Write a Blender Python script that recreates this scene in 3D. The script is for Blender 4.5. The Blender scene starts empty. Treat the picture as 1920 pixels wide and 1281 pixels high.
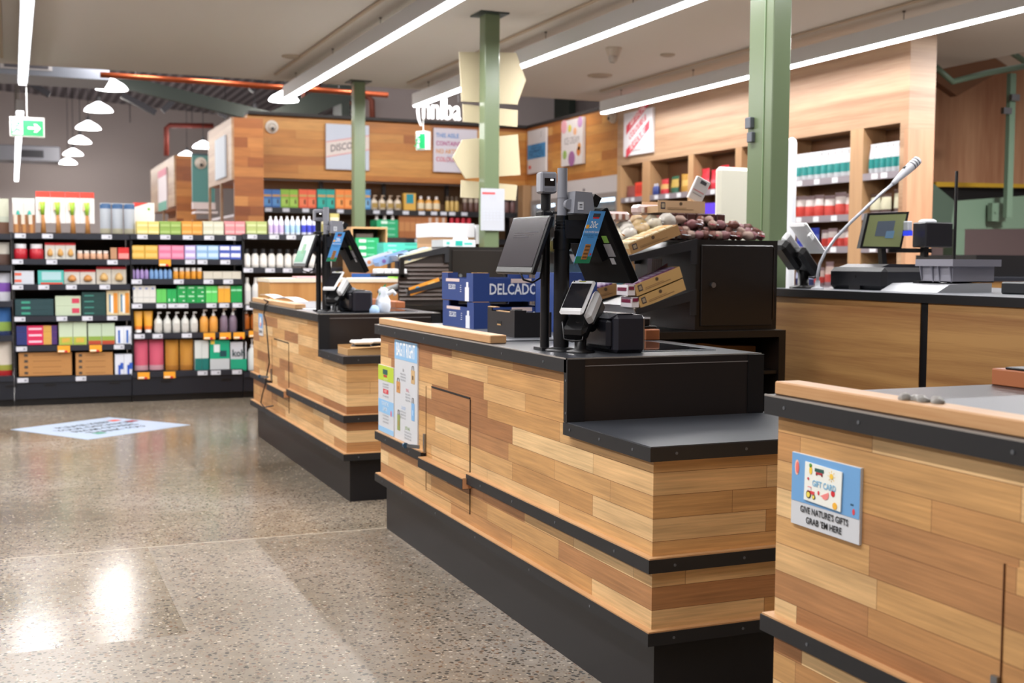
import bpy, math, random
from mathutils import Matrix, Vector
random.seed(7)
# ------------------------------------------------------------ camera, world, exposure
CAM_F, CAM_W, CAM_H, EYE = 2246.0, 1920, 1281, 1.25
YAW, PITCH, ROLL = math.radians(22.625), math.radians(-3.795), math.radians(0.352)
scene = bpy.context.scene
COL = scene.collection
_f = Vector((math.sin(YAW)*math.cos(PITCH), math.cos(YAW)*math.cos(PITCH), math.sin(PITCH)))
_r = Vector((math.cos(YAW), -math.sin(YAW), 0)); _u = _r.cross(_f)
_r2 = _r*math.cos(ROLL)+_u*math.sin(ROLL); _u2 = -_r*math.sin(ROLL)+_u*math.cos(ROLL)
cd = bpy.data.cameras.new('camera'); cam = bpy.data.objects.new('camera', cd); COL.objects.link(cam)
cam.matrix_world = Matrix(((_r2.x,_u2.x,-_f.x,0),(_r2.y,_u2.y,-_f.y,0),(_r2.z,_u2.z,-_f.z,EYE),(0,0,0,1)))
cd.sensor_width = 36; cd.lens = CAM_F/CAM_W*36; cd.clip_start = .05; cd.clip_end = 200
cd.dof.use_dof = True; cd.dof.focus_distance = 3.6; cd.dof.aperture_fstop = 4.2
scene.camera = cam
vs = scene.view_settings
scene.display_settings.display_device = 'sRGB'
vs.view_transform = 'Standard'; vs.look = 'None'; vs.gamma = 1; vs.use_curve_mapping = False
vs.exposure = 0.04
wd = bpy.data.worlds.new('world'); scene.world = wd; wd.use_nodes = True
wd.node_tree.nodes['Background'].inputs[0].default_value = (1.0, .97, .95, 1)
wd.node_tree.nodes['Background'].inputs[1].default_value = .5
LED_LIGHT = 20.0      # watts per metre of led strip
def area(name, loc, sx, sy, power, rot=(0,0,0), col=(1,.985,.985)):
    l = bpy.data.lights.new(name, 'AREA'); l.shape = 'RECTANGLE'; l.size = sx; l.size_y = sy
    l.energy = power; l.color = col
    o = bpy.data.objects.new(name, l); o.location = loc; o.rotation_euler = rot; COL.objects.link(o)
    return o
CEIL, LEDZ = 3.2, 2.98
# led rows (x, y0, y1): the light each strip gives off
LEDS = [(.13,.3,13.0),(2.76,4.3,12.95),(4.21,3.0,12.95),(6.38,3.0,12.6),(.12,15.4,29.0),(-2.4,.3,12.95)]  # last row is an unseen strip added for fill light
for i,(x,a,b) in enumerate(LEDS):
    area('led_strip_light', (x,(a+b)/2,LEDZ-.012), .06, b-a, LED_LIGHT*(b-a)*(1,1,1,.6,1.1,1)[i])
PEND = [(1.213,y) for y in (16.25,18.7,21.3,23.9,26.7,29.2)]+[(3.45,y) for y in (16.4,18.5,21.2,23.85,26.2)]

# ------------------------------------------------------------ helpers
def ray(x,y): return _r2*((x-960)/CAM_F) - _u2*((y-640.5)/CAM_F) + _f
def at(x,y,X=None,Y=None,Z=None):
    """where the sight line through a pixel of the 1920x1281 frame meets the plane X=, Y= or Z="""
    d = ray(x,y)
    t = X/d.x if X is not None else (Y/d.y if Y is not None else (Z-EYE)/d.z)
    return Vector((t*d.x, t*d.y, EYE+t*d.z))
def s2l(c): return c/12.92 if c<=.04045 else ((c+.055)/1.055)**2.4
def hexc(h):
    h=h.lstrip('#'); return tuple(s2l(int(h[i:i+2],16)/255) for i in (0,2,4))+(1,)
MATS={}
def M(h, rough=.5, metal=0, emit=0, trans=0, bump=0, spec=.5, alpha=1):
    k=(h,rough,metal,emit,trans,bump,spec,alpha)
    if k in MATS: return MATS[k]
    m=bpy.data.materials.new('mat_'+h.strip('#')); m.use_nodes=True
    b=m.node_tree.nodes['Principled BSDF']; i=b.inputs
    i['Base Color'].default_value=hexc(h); i['Roughness'].default_value=rough; i['Metallic'].default_value=metal
    i['Specular IOR Level'].default_value=spec
    if emit: i['Emission Color'].default_value=hexc(h); i['Emission Strength'].default_value=emit
    if trans: i['Transmission Weight'].default_value=trans
    if alpha<1: i['Alpha'].default_value=alpha
    if bump:
        n=m.node_tree.nodes.new('ShaderNodeTexNoise'); n.inputs['Scale'].default_value=90
        p=m.node_tree.nodes.new('ShaderNodeBump'); p.inputs['Strength'].default_value=bump; p.inputs['Distance'].default_value=.004
        m.node_tree.links.new(n.outputs[0],p.inputs['Height']); m.node_tree.links.new(p.outputs[0],i['Normal'])
    MATS[k]=m; return m
class NT:
    def __init__(s,name):
        s.m=bpy.data.materials.new(name); s.m.use_nodes=True; s.t=s.m.node_tree; s.b=s.t.nodes['Principled BSDF']
    def n(s,kind,**k):
        n=s.t.nodes.new('ShaderNode'+kind)
        for a,v in k.items():
            if a.startswith('i_'): n.inputs[a[2:].replace('_',' ')].default_value=v
            elif a[0]=='I' and a[1:].isdigit(): n.inputs[int(a[1:])].default_value=v
            else: setattr(n,a,v)
        return n
    def l(s,a,b): s.t.links.new(a,b)
    def ramp(s,stops,interp='LINEAR'):
        r=s.n('ValToRGB'); r.color_ramp.interpolation=interp; e=r.color_ramp.elements
        while len(e)<len(stops): e.new(.5)
        for q,(p,c) in zip(e,stops): q.position=p; q.color=hexc(c) if isinstance(c,str) else (c,c,c,1)
        return r
def boards(name, stops, row=.0625, width=.5, joint=.0006, rough=.5, grain=1.0, axis=None, dark='#6e4526'):
    """horizontal boards running along any vertical face"""
    t=NT(name); g=t.n('NewGeometry'); sp=t.n('SeparateXYZ'); t.l(g.outputs['Position'],sp.inputs[0])
    ad=t.n('Math',operation='ADD'); t.l(sp.outputs[0],ad.inputs[0]); t.l(sp.outputs[1],ad.inputs[1])
    cb=t.n('CombineXYZ'); t.l(ad.outputs[0],cb.inputs[0]); t.l(sp.outputs[2],cb.inputs[1])
    br=t.n('TexBrick',offset=.38,offset_frequency=2,squash=.62,squash_frequency=3)
    for k,v in (('Color1',(0,0,0,1)),('Color2',(1,1,1,1)),('Mortar',(.5,.5,.5,1)),('Scale',1),('Mortar Size',joint),('Mortar Smooth',.0),('Bias',0),('Brick Width',width),('Row Height',row)): br.inputs[k].default_value=v
    t.l(cb.outputs[0],br.inputs['Vector'])
    r=t.ramp(stops); t.l(br.outputs['Color'],r.inputs[0])
    mp=t.n('Mapping'); mp.inputs['Scale'].default_value=(5,140,1); t.l(cb.outputs[0],mp.inputs[0])
    # shift the grain per board
    va=t.n('VectorMath',operation='ADD'); t.l(mp.outputs[0],va.inputs[0]); t.l(br.outputs['Color'],va.inputs[1])
    no=t.n('TexNoise'); no.inputs['Scale'].default_value=1; no.inputs['Detail'].default_value=5; t.l(va.outputs[0],no.inputs[0])
    m2=t.n('Mapping'); m2.inputs['Scale'].default_value=(3,16,1); t.l(cb.outputs[0],m2.inputs[0])
    n2=t.n('TexNoise'); n2.inputs['Scale'].default_value=1; n2.inputs['Detail'].default_value=3; t.l(m2.outputs[0],n2.inputs[0])
    a1=t.n('Math',operation='ADD'); t.l(no.outputs[0],a1.inputs[0]); t.l(n2.outputs[0],a1.inputs[1])
    mr=t.n('MapRange'); mr.inputs[1].default_value=.6; mr.inputs[2].default_value=1.4; mr.inputs[3].default_value=1-.22*grain; mr.inputs[4].default_value=1+.16*grain
    t.l(a1.outputs[0],mr.inputs[0])
    mx=t.n('VectorMath',operation='SCALE'); t.l(r.outputs[0],mx.inputs[0]); t.l(mr.outputs[0],mx.inputs['Scale'])
    jm=t.n('Mix',data_type='RGBA'); t.l(br.outputs['Fac'],jm.inputs['Factor']); t.l(mx.outputs[0],jm.inputs['A']); jm.inputs['B'].default_value=hexc(dark)
    t.l(jm.outputs['Result'],t.b.inputs['Base Color']); t.b.inputs['Roughness'].default_value=rough
    bp=t.n('Bump'); bp.inputs['Strength'].default_value=.25; bp.inputs['Distance'].default_value=.002
    t.l(no.outputs[0],bp.inputs['Height']); t.l(bp.outputs[0],t.b.inputs['Normal'])
    return t.m
def veneer(name, c1, c2, vertical=False, scale=1.0, rough=.45, along='xy'):
    t=NT(name); g=t.n('NewGeometry'); mp=t.n('Mapping')
    mp.inputs['Scale'].default_value=(6*scale,6*scale,.25) if vertical else (.5*scale,.5*scale,14*scale)
    t.l(g.outputs['Position'],mp.inputs[0])
    n=t.n('TexNoise'); n.inputs['Scale'].default_value=1; n.inputs['Detail'].default_value=6; n.inputs['Distortion'].default_value=.6; t.l(mp.outputs[0],n.inputs[0])
    m2=t.n('Mapping'); m2.inputs['Scale'].default_value=(60*scale,60*scale,2) if vertical else (5*scale,5*scale,170*scale); t.l(g.outputs['Position'],m2.inputs[0])
    n2=t.n('TexNoise'); n2.inputs['Scale'].default_value=1; n2.inputs['Detail'].default_value=2; t.l(m2.outputs[0],n2.inputs[0])
    a=t.n('Math',operation='MULTIPLY_ADD'); t.l(n2.outputs[0],a.inputs[0]); a.inputs[1].default_value=.35; t.l(n.outputs[0],a.inputs[2])
    r=t.ramp([(.45,c1),(.85,c2)]); t.l(a.outputs[0],r.inputs[0]); t.l(r.outputs[0],t.b.inputs['Base Color']); t.b.inputs['Roughness'].default_value=rough
    return t.m
def concrete():
    t=NT('polished_concrete'); g=t.n('NewGeometry')
    v=t.n('TexVoronoi'); v.inputs['Scale'].default_value=58; t.l(g.outputs['Position'],v.inputs['Vector'])
    v2=t.n('TexVoronoi'); v2.inputs['Scale'].default_value=95; t.l(g.outputs['Position'],v2.inputs['Vector'])
    n=t.n('TexNoise'); n.inputs['Scale'].default_value=.9; n.inputs['Detail'].default_value=6; t.l(g.outputs['Position'],n.inputs[0])
    nf=t.n('TexNoise'); nf.inputs['Scale'].default_value=14; nf.inputs['Detail'].default_value=5; t.l(g.outputs['Position'],nf.inputs[0])
    base=t.ramp([(.3,'#685d4d'),(.42,'#7d7364'),(.55,'#887d6f'),(.7,'#968e84')]); t.l(n.outputs[0],base.inputs[0])
    fine=t.ramp([(.3,.82),(.7,1.12)]); t.l(nf.outputs[0],fine.inputs[0])
    mul=t.n('Mix',data_type='RGBA',blend_type='MULTIPLY'); mul.inputs['Factor'].default_value=1
    t.l(base.outputs[0],mul.inputs['A']); t.l(fine.outputs[0],mul.inputs['B'])
    # stones: per-cell random colour inside a disc of each cell
    def stones(vn, r0, keep, prev, cols):
        rs=t.n('SeparateColor'); t.l(vn.outputs['Color'],rs.inputs[0])
        cr=t.ramp(cols,'CONSTANT'); t.l(rs.outputs[0],cr.inputs[0])
        lt=t.n('Math',operation='LESS_THAN'); t.l(vn.outputs['Distance'],lt.inputs[0]); lt.inputs[1].default_value=r0
        k=t.n('Math',operation='LESS_THAN'); t.l(rs.outputs[1],k.inputs[0]); k.inputs[1].default_value=keep
        mm=t.n('Math',operation='MULTIPLY'); t.l(lt.outputs[0],mm.inputs[0]); t.l(k.outputs[0],mm.inputs[1])
        mm2=t.n('Math',operation='MULTIPLY'); t.l(mm.outputs[0],mm2.inputs[0]); mm2.inputs[1].default_value=.85
        x=t.n('Mix',data_type='RGBA'); t.l(mm2.outputs[0],x.inputs['Factor']); t.l(prev,x.inputs['A']); t.l(cr.outputs[0],x.inputs['B'])
        return x.outputs['Result']
    a=stones(v2,.36,.6,mul.outputs['Result'],[(0,'#5a4a3c'),(.35,'#8f7b62'),(.6,'#6b5340'),(.8,'#b9ab96')])
    b=stones(v,.40,.55,a,[(0,'#2b2927'),(.3,'#4a4038'),(.5,'#6d4e38'),(.65,'#3a3c3d'),(.8,'#7a6856'),(.95,'#b5ab9c')])
    # saw cut joints of the slabs
    sp=t.n('SeparateXYZ'); t.l(g.outputs['Position'],sp.inputs[0])
    def cut(out,off,per):
        a=t.n('Math',operation='ADD'); t.l(out,a.inputs[0]); a.inputs[1].default_value=off
        p=t.n('Math',operation='PINGPONG'); t.l(a.outputs[0],p.inputs[0]); p.inputs[1].default_value=per/2
        l=t.n('Math',operation='LESS_THAN'); t.l(p.outputs[0],l.inputs[0]); l.inputs[1].default_value=.006
        return l.outputs[0]
    c1=cut(sp.outputs[1],-5.36,6.0); c2=cut(sp.outputs[0],.9,6.0)
    mxx=t.n('Math',operation='MAXIMUM'); t.l(c1,mxx.inputs[0]); t.l(c2,mxx.inputs[1])
    x=t.n('Mix',data_type='RGBA'); t.l(mxx.outputs[0],x.inputs['Factor']); t.l(b,x.inputs['A']); x.inputs['B'].default_value=hexc('#a89d8c')
    t.l(x.outputs['Result'],t.b.inputs['Base Color'])
    rr=t.ramp([(.3,.14),(.7,.22)]); t.l(n.outputs[0],rr.inputs[0])
    # the slabs were polished to different degrees: the near ones are duller
    def cmp(out,op,v):
        q=t.n('Math',operation=op); t.l(out,q.inputs[0]); q.inputs[1].default_value=v; return q.outputs[0]
    def mul_(p,q):
        k=t.n('Math',operation='MULTIPLY'); t.l(p,k.inputs[0]); t.l(q,k.inputs[1]); return k.outputs[0]
    near=cmp(sp.outputs[1],'LESS_THAN',5.36)
    gl=mul_(cmp(sp.outputs[0],'LESS_THAN',.52),cmp(sp.outputs[1],'GREATER_THAN',4.05))
    dull=t.n('Math',operation='SUBTRACT'); dull.inputs[0].default_value=.2; t.l(cmp(gl,'MULTIPLY',.17),dull.inputs[1])
    ra=t.n('Math',operation='ADD'); t.l(rr.outputs[0],ra.inputs[0]); t.l(mul_(near,dull.outputs[0]),ra.inputs[1]); t.l(ra.outputs[0],t.b.inputs['Roughness'])
    t.b.inputs['Specular IOR Level'].default_value=.45
    bp=t.n('Bump'); bp.inputs['Strength'].default_value=.05; bp.inputs['Distance'].default_value=.01; t.l(nf.outputs[0],bp.inputs['Height']); t.l(bp.outputs[0],t.b.inputs['Normal'])
    return t.m

class MB:
    """collects boxes, bars, tubes and prisms, linked as one mesh object"""
    def __init__(s): s.v=[]; s.f=[]; s.mi=[]; s.ms=[]; s.sm=[]; s.x=Matrix()
    def mat(s,m):
        if m not in s.ms: s.ms.append(m)
        return s.ms.index(m)
    def add(s,vs,fs,m,smooth=False):
        o=len(s.v); s.v+=[s.x@Vector(p) for p in vs]; k=s.mat(m)
        for f in fs: s.f.append([o+i for i in f]); s.mi.append(k); s.sm.append(smooth)
        return s
    def box(s,x0,x1,y0,y1,z0,z1,m):
        v=[(x,y,z) for z in (z0,z1) for x,y in ((x0,y0),(x1,y0),(x1,y1),(x0,y1))]
        return s.add(v,[(3,2,1,0),(4,5,6,7),(0,1,5,4),(1,2,6,5),(2,3,7,6),(3,0,4,7)],m)
    def bevel_box(s,x0,x1,y0,y1,z0,z1,m,r=.005):
        r=min(r,(x1-x0)/2.01,(y1-y0)/2.01,(z1-z0)/2.01); rings=[]
        def ring(i,z): return [(x0+i,y0+r,z),(x0+r,y0+i,z),(x1-r,y0+i,z),(x1-i,y0+r,z),(x1-i,y1-r,z),(x1-r,y1-i,z),(x0+r,y1-i,z),(x0+i,y1-r,z)]
        R=[ring(r,z0),ring(0,z0+r),ring(0,z1-r),ring(r,z1)]; 
        for k in (0,3): R[k]=[(min(max(x,x0+r),x1-r),min(max(y,y0+r),y1-r),z) for x,y,z in R[k]]
        v=[p for q in R for p in q]; f=[]
        for k in range(3):
            for i in range(8): j=(i+1)%8; f.append((k*8+i,k*8+j,(k+1)*8+j,(k+1)*8+i))
        f+= [tuple(reversed(range(8))),tuple(range(24,32))]
        return s.add(v,f,m,False)
    def prism(s,pts,vec,m):
        """polygon pts (3d) swept along vec"""
        n=len(pts); vec=Vector(vec); v=[Vector(p) for p in pts]+[Vector(p)+vec for p in pts]
        f=[tuple(reversed(range(n))),tuple(range(n,2*n))]+[(i,(i+1)%n,n+(i+1)%n,n+i) for i in range(n)]
        return s.add(v,f,m)
    def lathe(s,c,prof,m,n=16,smooth=True,axis='z'):
        c=Vector(c); v=[]; f=[]
        for r,h in prof:
            for i in range(n):
                a=2*math.pi*i/n; p=(r*math.cos(a),r*math.sin(a),h)
                if axis=='x': p=(p[2],p[0],p[1])
                if axis=='y': p=(p[1],p[2],p[0])
                v.append(c+Vector(p))
        for k in range(len(prof)-1):
            for i in range(n): j=(i+1)%n; f.append((k*n+i,k*n+j,(k+1)*n+j,(k+1)*n+i))
        s.add(v,f,m,smooth)
        L=len(prof)
        s.add(v[:n],[tuple(reversed(range(n)))],m); s.add(v[(L-1)*n:],[tuple(range(n))],m)
        return s
    def cyl(s,c,r,h,m,n=16,axis='z',r2=None): return s.lathe(c,[(r,0),(r if r2 is None else r2,h)],m,n,True,axis)
    def tube(s,path,r,m,n=8):
        path=[Vector(p) for p in path]; rs=r if isinstance(r,(list,tuple)) else [r]*len(path)
        v=[];f=[]; up=Vector((0,0,1)); prev=None
        for k,p in enumerate(path):
            d=(path[min(k+1,len(path)-1)]-path[max(k-1,0)]).normalized()
            if prev is None:
                a=d.cross(up if abs(d.z)<.9 else Vector((1,0,0))).normalized()
            else: a=(prev-d*prev.dot(d)).normalized()
            prev=a; b=d.cross(a)
            for i in range(n):
                t=2*math.pi*i/n; v.append(p+(a*math.cos(t)+b*math.sin(t))*rs[k])
        for k in range(len(path)-1):
            for i in range(n): j=(i+1)%n; f.append((k*n+i,k*n+j,(k+1)*n+j,(k+1)*n+i))
        f+= [tuple(reversed(range(n))),tuple(range((len(path)-1)*n,len(path)*n))]
        return s.add(v,f,m,True)
    def bar(s,p,q,w,h,m):
        """square bar from p to q: w wide, h high"""
        p=Vector(p);q=Vector(q); d=(q-p).normalized(); up=Vector((0,0,1)) if abs(d.z)<.95 else Vector((0,1,0))
        a=d.cross(up).normalized()*w/2; b=a.cross(d).normalized()*h/2
        v=[p-a-b,p+a-b,p+a+b,p-a+b,q-a-b,q+a-b,q+a+b,q-a+b]
        return s.add(v,[(3,2,1,0),(4,5,6,7),(0,1,5,4),(1,2,6,5),(2,3,7,6),(3,0,4,7)],m)
    def text(s,st,mat,m,size=1,sx=1,ex=.0,bold=0,align='CENTER'):
        """lettering in the local xy plane of matrix mat"""
        c=bpy.data.curves.new('t','FONT'); c.body=st; c.size=size; c.extrude=ex; c.offset=min(bold,size*.02); c.align_x=align; c.align_y='CENTER'; c.resolution_u=2
        o=bpy.data.objects.new('t',c); me=o.to_mesh()
        X=s.x@mat@Matrix.Diagonal((sx,1,1,1)); off=len(s.v); k=s.mat(m)
        s.v+=[X@v.co for v in me.vertices]
        for p in me.polygons: s.f.append([off+i for i in p.vertices]); s.mi.append(k); s.sm.append(False)
        o.to_mesh_clear(); bpy.data.objects.remove(o); bpy.data.curves.remove(c); return s
    def build(s,name,parent=None,bevel=0):
        me=bpy.data.meshes.new(name); me.from_pydata([tuple(v) for v in s.v],[],s.f)
        for m in s.ms: me.materials.append(m)
        for p,k,sm in zip(me.polygons,s.mi,s.sm): p.material_index=k; p.use_smooth=sm
        me.update()
        o=bpy.data.objects.new(name,me); COL.objects.link(o)
        if parent: o.parent=parent
        if bevel:
            b=o.modifiers.new('b','BEVEL'); b.width=bevel; b.segments=2; b.limit_method='ANGLE'
        return o
def tag(o,label,cat,group=None,kind=None):
    if label: o['label']=label
    if cat: o['category']=cat
    if group: o['group']=group
    if kind: o['kind']=kind
    return o
def thing(name,loc,label,cat,group=None,rz=0):
    o=bpy.data.objects.new(name,None); o.empty_display_size=.1; COL.objects.link(o); o.location=loc; o.rotation_euler=(0,0,rz)
    return tag(o,label,cat,group)
def copy_tree(o,loc,label=None,group=None,parent=None):
    c=o.copy(); COL.objects.link(c)
    if parent: c.parent=parent
    else:
        c.location=loc
        if label: c['label']=label
        if group: c['group']=group
    for ch in list(o.children): copy_tree(ch,None,parent=c)
    return c
def struct(mb,name,bevel=0):
    o=mb.build(name,None,bevel); o['kind']='structure'; return o
def frame(o,right,up):
    """matrix with local x=right, y=up, z=normal at origin o"""
    r=Vector(right).normalized(); u=Vector(up).normalized(); n=r.cross(u)
    return Matrix(((r.x,u.x,n.x,o[0]),(r.y,u.y,n.y,o[1]),(r.z,u.z,n.z,o[2]),(0,0,0,1)))
def frontY(x,y,z): return frame((x,y,z),(1,0,0),(0,0,1))      # lettering read from -Y
def frontX(x,y,z): return frame((x,y,z),(0,-1,0),(0,0,1))     # lettering read from -X
ORD=['leftmost','second from left','third from left','fourth from left','fifth from left','sixth from left','seventh from left','eighth from left','ninth from left','tenth from left','eleventh from left','twelfth from left','thirteenth from left','fourteenth from left','fifteenth from left','sixteenth from left','seventeenth from left','eighteenth from left']

# common materials
BLACK=M('#0f1013',.42); BLK2=M('#08080b',.38); BAND=M('#191a1d',.5); DARKP=M('#120e0d',.38); GREYPL=M('#8d8f97',.4); WHITE=M('#e6e6e4',.5)
CREAM=M('#c4b898',.6); GREEN=M('#69785a',.25); DGREEN=M('#42594a',.35); STEEL=M('#9aa0a8',.3,1); PAPER=M('#e9ecf2',.7); KRAFT=M('#b08a5a',.7); SHELFM=M('#1d2128',.4)
TAGM=M('#cfd1da',.6); YTAG=M('#f0a224',.6); RED=M('#c8202a',.5)
WOOD=boards('counter_boards',[(0,'#98663e'),(.2,'#ae7c50'),(.36,'#c09058'),(.6,'#cc9f68'),(.82,'#d6ae7a'),(1,'#debb88')],row=.0625,width=.62,grain=1.5)
WOODEDGE=veneer('ply_edge','#b98a5c','#cda477',scale=1.5)
REDWOOD=boards('tower_boards',[(0,'#7c3f16'),(.5,'#a3612c'),(1,'#bd7f42')],row=.12,width=1.3,rough=.5)
FASCIA=boards('fascia_boards',[(0,'#9c5a26'),(.35,'#b57534'),(.7,'#c28743'),(1,'#cd9650')],row=.115,width=1.5,rough=.5)
LIGHTW=veneer('pale_panel','#8e694c','#b09070',scale=.6,rough=.5)
OAK=veneer('oak_panel','#8c6036','#b28852',scale=1,rough=.45)
VWOOD=veneer('upright_panel','#8f5c3e','#b58a68',vertical=True,scale=.35,rough=.5)
POSTW=veneer('upright_post','#9c7653','#b59068',vertical=True,scale=.5)
PLYV=veneer('ply_front','#a8733c','#c08d52',vertical=True,scale=1.5)
PALEW=M('#d2a674',.55)
# ============================================================ the building
FL=concrete()
struct(MB().box(-7,12,-4,31,-.1,0,FL),'floor')
CEILM=M('#c6c1bb',.8)
struct(MB().box(-7,8.6,-4,13.15,CEIL,CEIL+.12,CEILM),'ceiling')
MAUVE=M('#baafad',.85)
struct(MB().box(-7,12,31,31.2,0,6,MAUVE),'wall_back')
struct(MB().box(5.0,12,18.2,18.4,0,6,MAUVE),'wall_rear')
struct(MB().box(-7.2,-7,-4,31,0,6,MAUVE),'wall_left')
struct(MB().box(-7.2,12.2,-4.2,-4,0,6,MAUVE),'wall_front')
struct(MB().box(12,12.2,-4,31.2,0,6,MAUVE),'wall_far_right')
def roofmat():
    t=NT('roof_deck'); g=t.n('NewGeometry'); w=t.n('TexWave',wave_type='BANDS',bands_direction='X'); w.inputs['Scale'].default_value=1.6; w.inputs['Distortion'].default_value=.3
    t.l(g.outputs['Position'],w.inputs[0]); r=t.ramp([(.2,'#4a4650'),(.6,'#77727c'),(.95,'#a5a2ab')]); t.l(w.outputs[0],r.inputs[0]); t.l(r.outputs[0],t.b.inputs['Base Color'])
    t.b.inputs['Roughness'].default_value=.4; t.b.inputs['Metallic'].default_value=.5; return t.m
struct(MB().prism([(-7,13.15,5.6),(12,13.15,4.5),(12,13.15,4.6),(-7,13.15,5.7)],(0,17.85,0),roofmat()),'ceiling_roof_deck')
# back fascia over the shelving, its return along the right, and the pale panel wall
struct(MB().box(2.88,6.9,15.98,16.2,2.345,3.16,FASCIA).box(2.88,6.9,15.9,16.22,3.16,3.2,M('#1c1512',.6)),'wall_fascia')
struct(MB().box(6.86,7.1,13.04,16.1,2.33,3.16,FASCIA).box(6.84,7.1,13.04,16.1,3.16,3.2,M('#1c1512',.6)),'wall_fascia_right')
w=MB().box(6.8,7.07,7.95,13.03,2.42,3.2,LIGHTW).box(6.8,7.07,7.95,8.0,0,2.42,LIGHTW)
struct(w,'wall_right')
struct(MB().box(7.06,7.09,8.0,13.03,0,2.415,M('#6e4528',.6)),'wall_right_backing')
struct(MB().box(6.8,7.07,7.9,7.95,2.36,3.2,LIGHTW).box(6.8,7.07,7.9,7.95,0,2.36,VWOOD),'trim_1')
struct(MB().box(6.74,6.9,15.8,15.98,0,2.345,POSTW),'trim_2')
# soffit lattice above the stair

# ------------------------------------------------------------ green posts
def post(name,x,y,w,d,h,label):
    t=thing(name,(x,y,0),label,'column','green steel columns along the checkouts')
    m=MB().bevel_box(-w/2,w/2,-d/2,d/2,0,h,GREEN,.006)
    m.build('shaft',t)
    if h<3.3: MB().box(-w*.95,w*.95,-d*.95,d*.95,h-.012,h,M('#24312a',.4)).build('head_plate',t)
    return t
post('steel_column',3.515,8.93,.125,.125,CEIL,'green steel column carrying the blank arrow boards and a paper notice')
post('steel_column',3.515,12.83,.125,.125,CEIL,'green steel column behind the first checkout, without any signs')
t=thing('steel_column',(3.51,5.1,0),'thick glossy green steel column rising behind the service desk','column','green steel columns along the checkouts')
MB().bevel_box(-.05,.055,-.1,.11,0,CEIL,GREEN,.004).build('shaft',t)
MB().box(-.054,-.05,-.035,-.028,.0,CEIL,M('#70895f',.3)).build('seam',t)
MB().bevel_box(-.075,-.05,.05,.1,1.93,1.985,M('#5c6068',.4),.003).bevel_box(-.072,-.05,.04,.085,1.86,1.91,M('#5c6068',.4),.003).build('switch_box',t)
# ------------------------------------------------------------ led fixtures
EM=M('#fbfaff',.4,0,14.0)
names=['white suspended led strip light, leftmost row near the left edge','white suspended led strip light running towards the lit letters, second row','white suspended led strip light passing behind the arrow boards','white suspended led strip light, rightmost row, along the pale timber wall','white suspended led strip light in the far hall beyond the ceiling edge','white suspended led strip light added left of the view for fill, unseen']
for i,((x,a,b),lb) in enumerate(zip(LEDS,names)):
    t=thing('strip_light',(x,a,LEDZ),lb,'light','suspended led strip lights'); L=b-a
    MB().box(-.045,.045,0,L,.012,.14,M('#c9cacb',.5)).build('housing',t)
    MB().box(-.032,.032,.01,L-.01,-.004,.012,EM).build('diffuser',t)
    k=0
    while .5+k*1.55<L:
        y=L-.45-k*1.55; k+=1
        MB().cyl((0,y,.14),.0035,CEIL-LEDZ-.14 if i!=4 else 1.8,M('#6b635d',.5),6).cyl((0,y,CEIL-LEDZ-.012 if i!=4 else 1.9),.012,.011,M('#6b635d',.5),10).build('hanger',t)
# conduits on the ceiling above each row
for i,(x,a,b) in enumerate(LEDS[:4]):
    tag(MB().bevel_box(x-.2,x-.17,a,b-.3,CEIL-.02,CEIL-.001,M('#b09f8c',.8),.004).build('ceiling_conduit'),'cream conduit along the ceiling beside the '+('leftmost','second','third','rightmost')[i]+' led row','conduit','ceiling conduits')
# pendant lamps
def pendant():
    t=thing('pendant_lamp',(0,0,3.47),'x','lamp','white dome pendant lamps in the far hall')
    MB().lathe((0,0,-.055),[(.2,0),(.205,.01),(.19,.035),(.155,.07),(.1,.1),(.06,.125),(.03,.14)],M('#fbfbff',.4,0,5.0),20).build('lamp_shade',t)
    MB().cyl((0,0,.085),.032,.07,M('#4a484a',.4),12).build('lamp_holder',t)
    MB().cyl((0,0,.155),.006,1.6,M('#3c3a3c',.5),6).build('cord',t)
    return t
P0=pendant()
for i,(x,y) in enumerate(PEND):
    row='left' if i<6 else 'right'; k=i if i<6 else i-6
    lb='white dome pendant lamp, %s in the %s hanging row'%(['nearest','second nearest','third nearest','fourth nearest','fifth nearest','farthest'][k],row)
    if i==0: P0.location=(x,y,3.47); P0['label']=lb; p=P0
    else: p=copy_tree(P0,(x,y,3.47),lb)
    l=bpy.data.lights.new('pendant_light','POINT'); l.energy=52; l.shadow_soft_size=.12; l.color=(1,.95,.9)
    o=bpy.data.objects.new('pendant_light',l); o.location=(x,y,3.35); COL.objects.link(o)
q=thing('stair_fill_panel',(8.25,6.6,CEIL),'square fill light panel added beside the stair, unseen at the right','light')
MB().box(-.3,.3,-.3,.3,-.012,-.002,M('#d8d8d8',.5)).build('frame',q); MB().box(-.27,.27,-.27,.27,-.016,-.012,M('#ffffff',.5,0,9.0)).build('diffuser',q)
area('stair_fill_light',(8.25,6.6,CEIL-.03),.54,.54,260)  # added lamp out of view, brightens the stair
# added lamps hidden above the ceiling edge, brightening the back fascia and shelving
t=thing('added_fill_track',(.6,13.75,3.75),'track of added fill lamps hidden behind the ceiling edge, aimed at the back fascia','light')
MB().box(0,6,-.03,.03,.0,.04,M('#2a2a2e',.5)).cyl((.3,0,.04),.01,1.3,BLK2,6).cyl((5.7,0,.04),.01,1.0,BLK2,6).build('rail',t)
for k in range(6):
    MB().box(.3+k*1.05,.75+k*1.05,-.05,.05,-.07,0,M('#2a2a2e',.5)).build('fill_lamp_head',t)
    area('fascia_fill_light',(1.12+k*1.05,13.78,3.66),.42,.09,17,rot=(math.radians(52),0,0))
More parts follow.
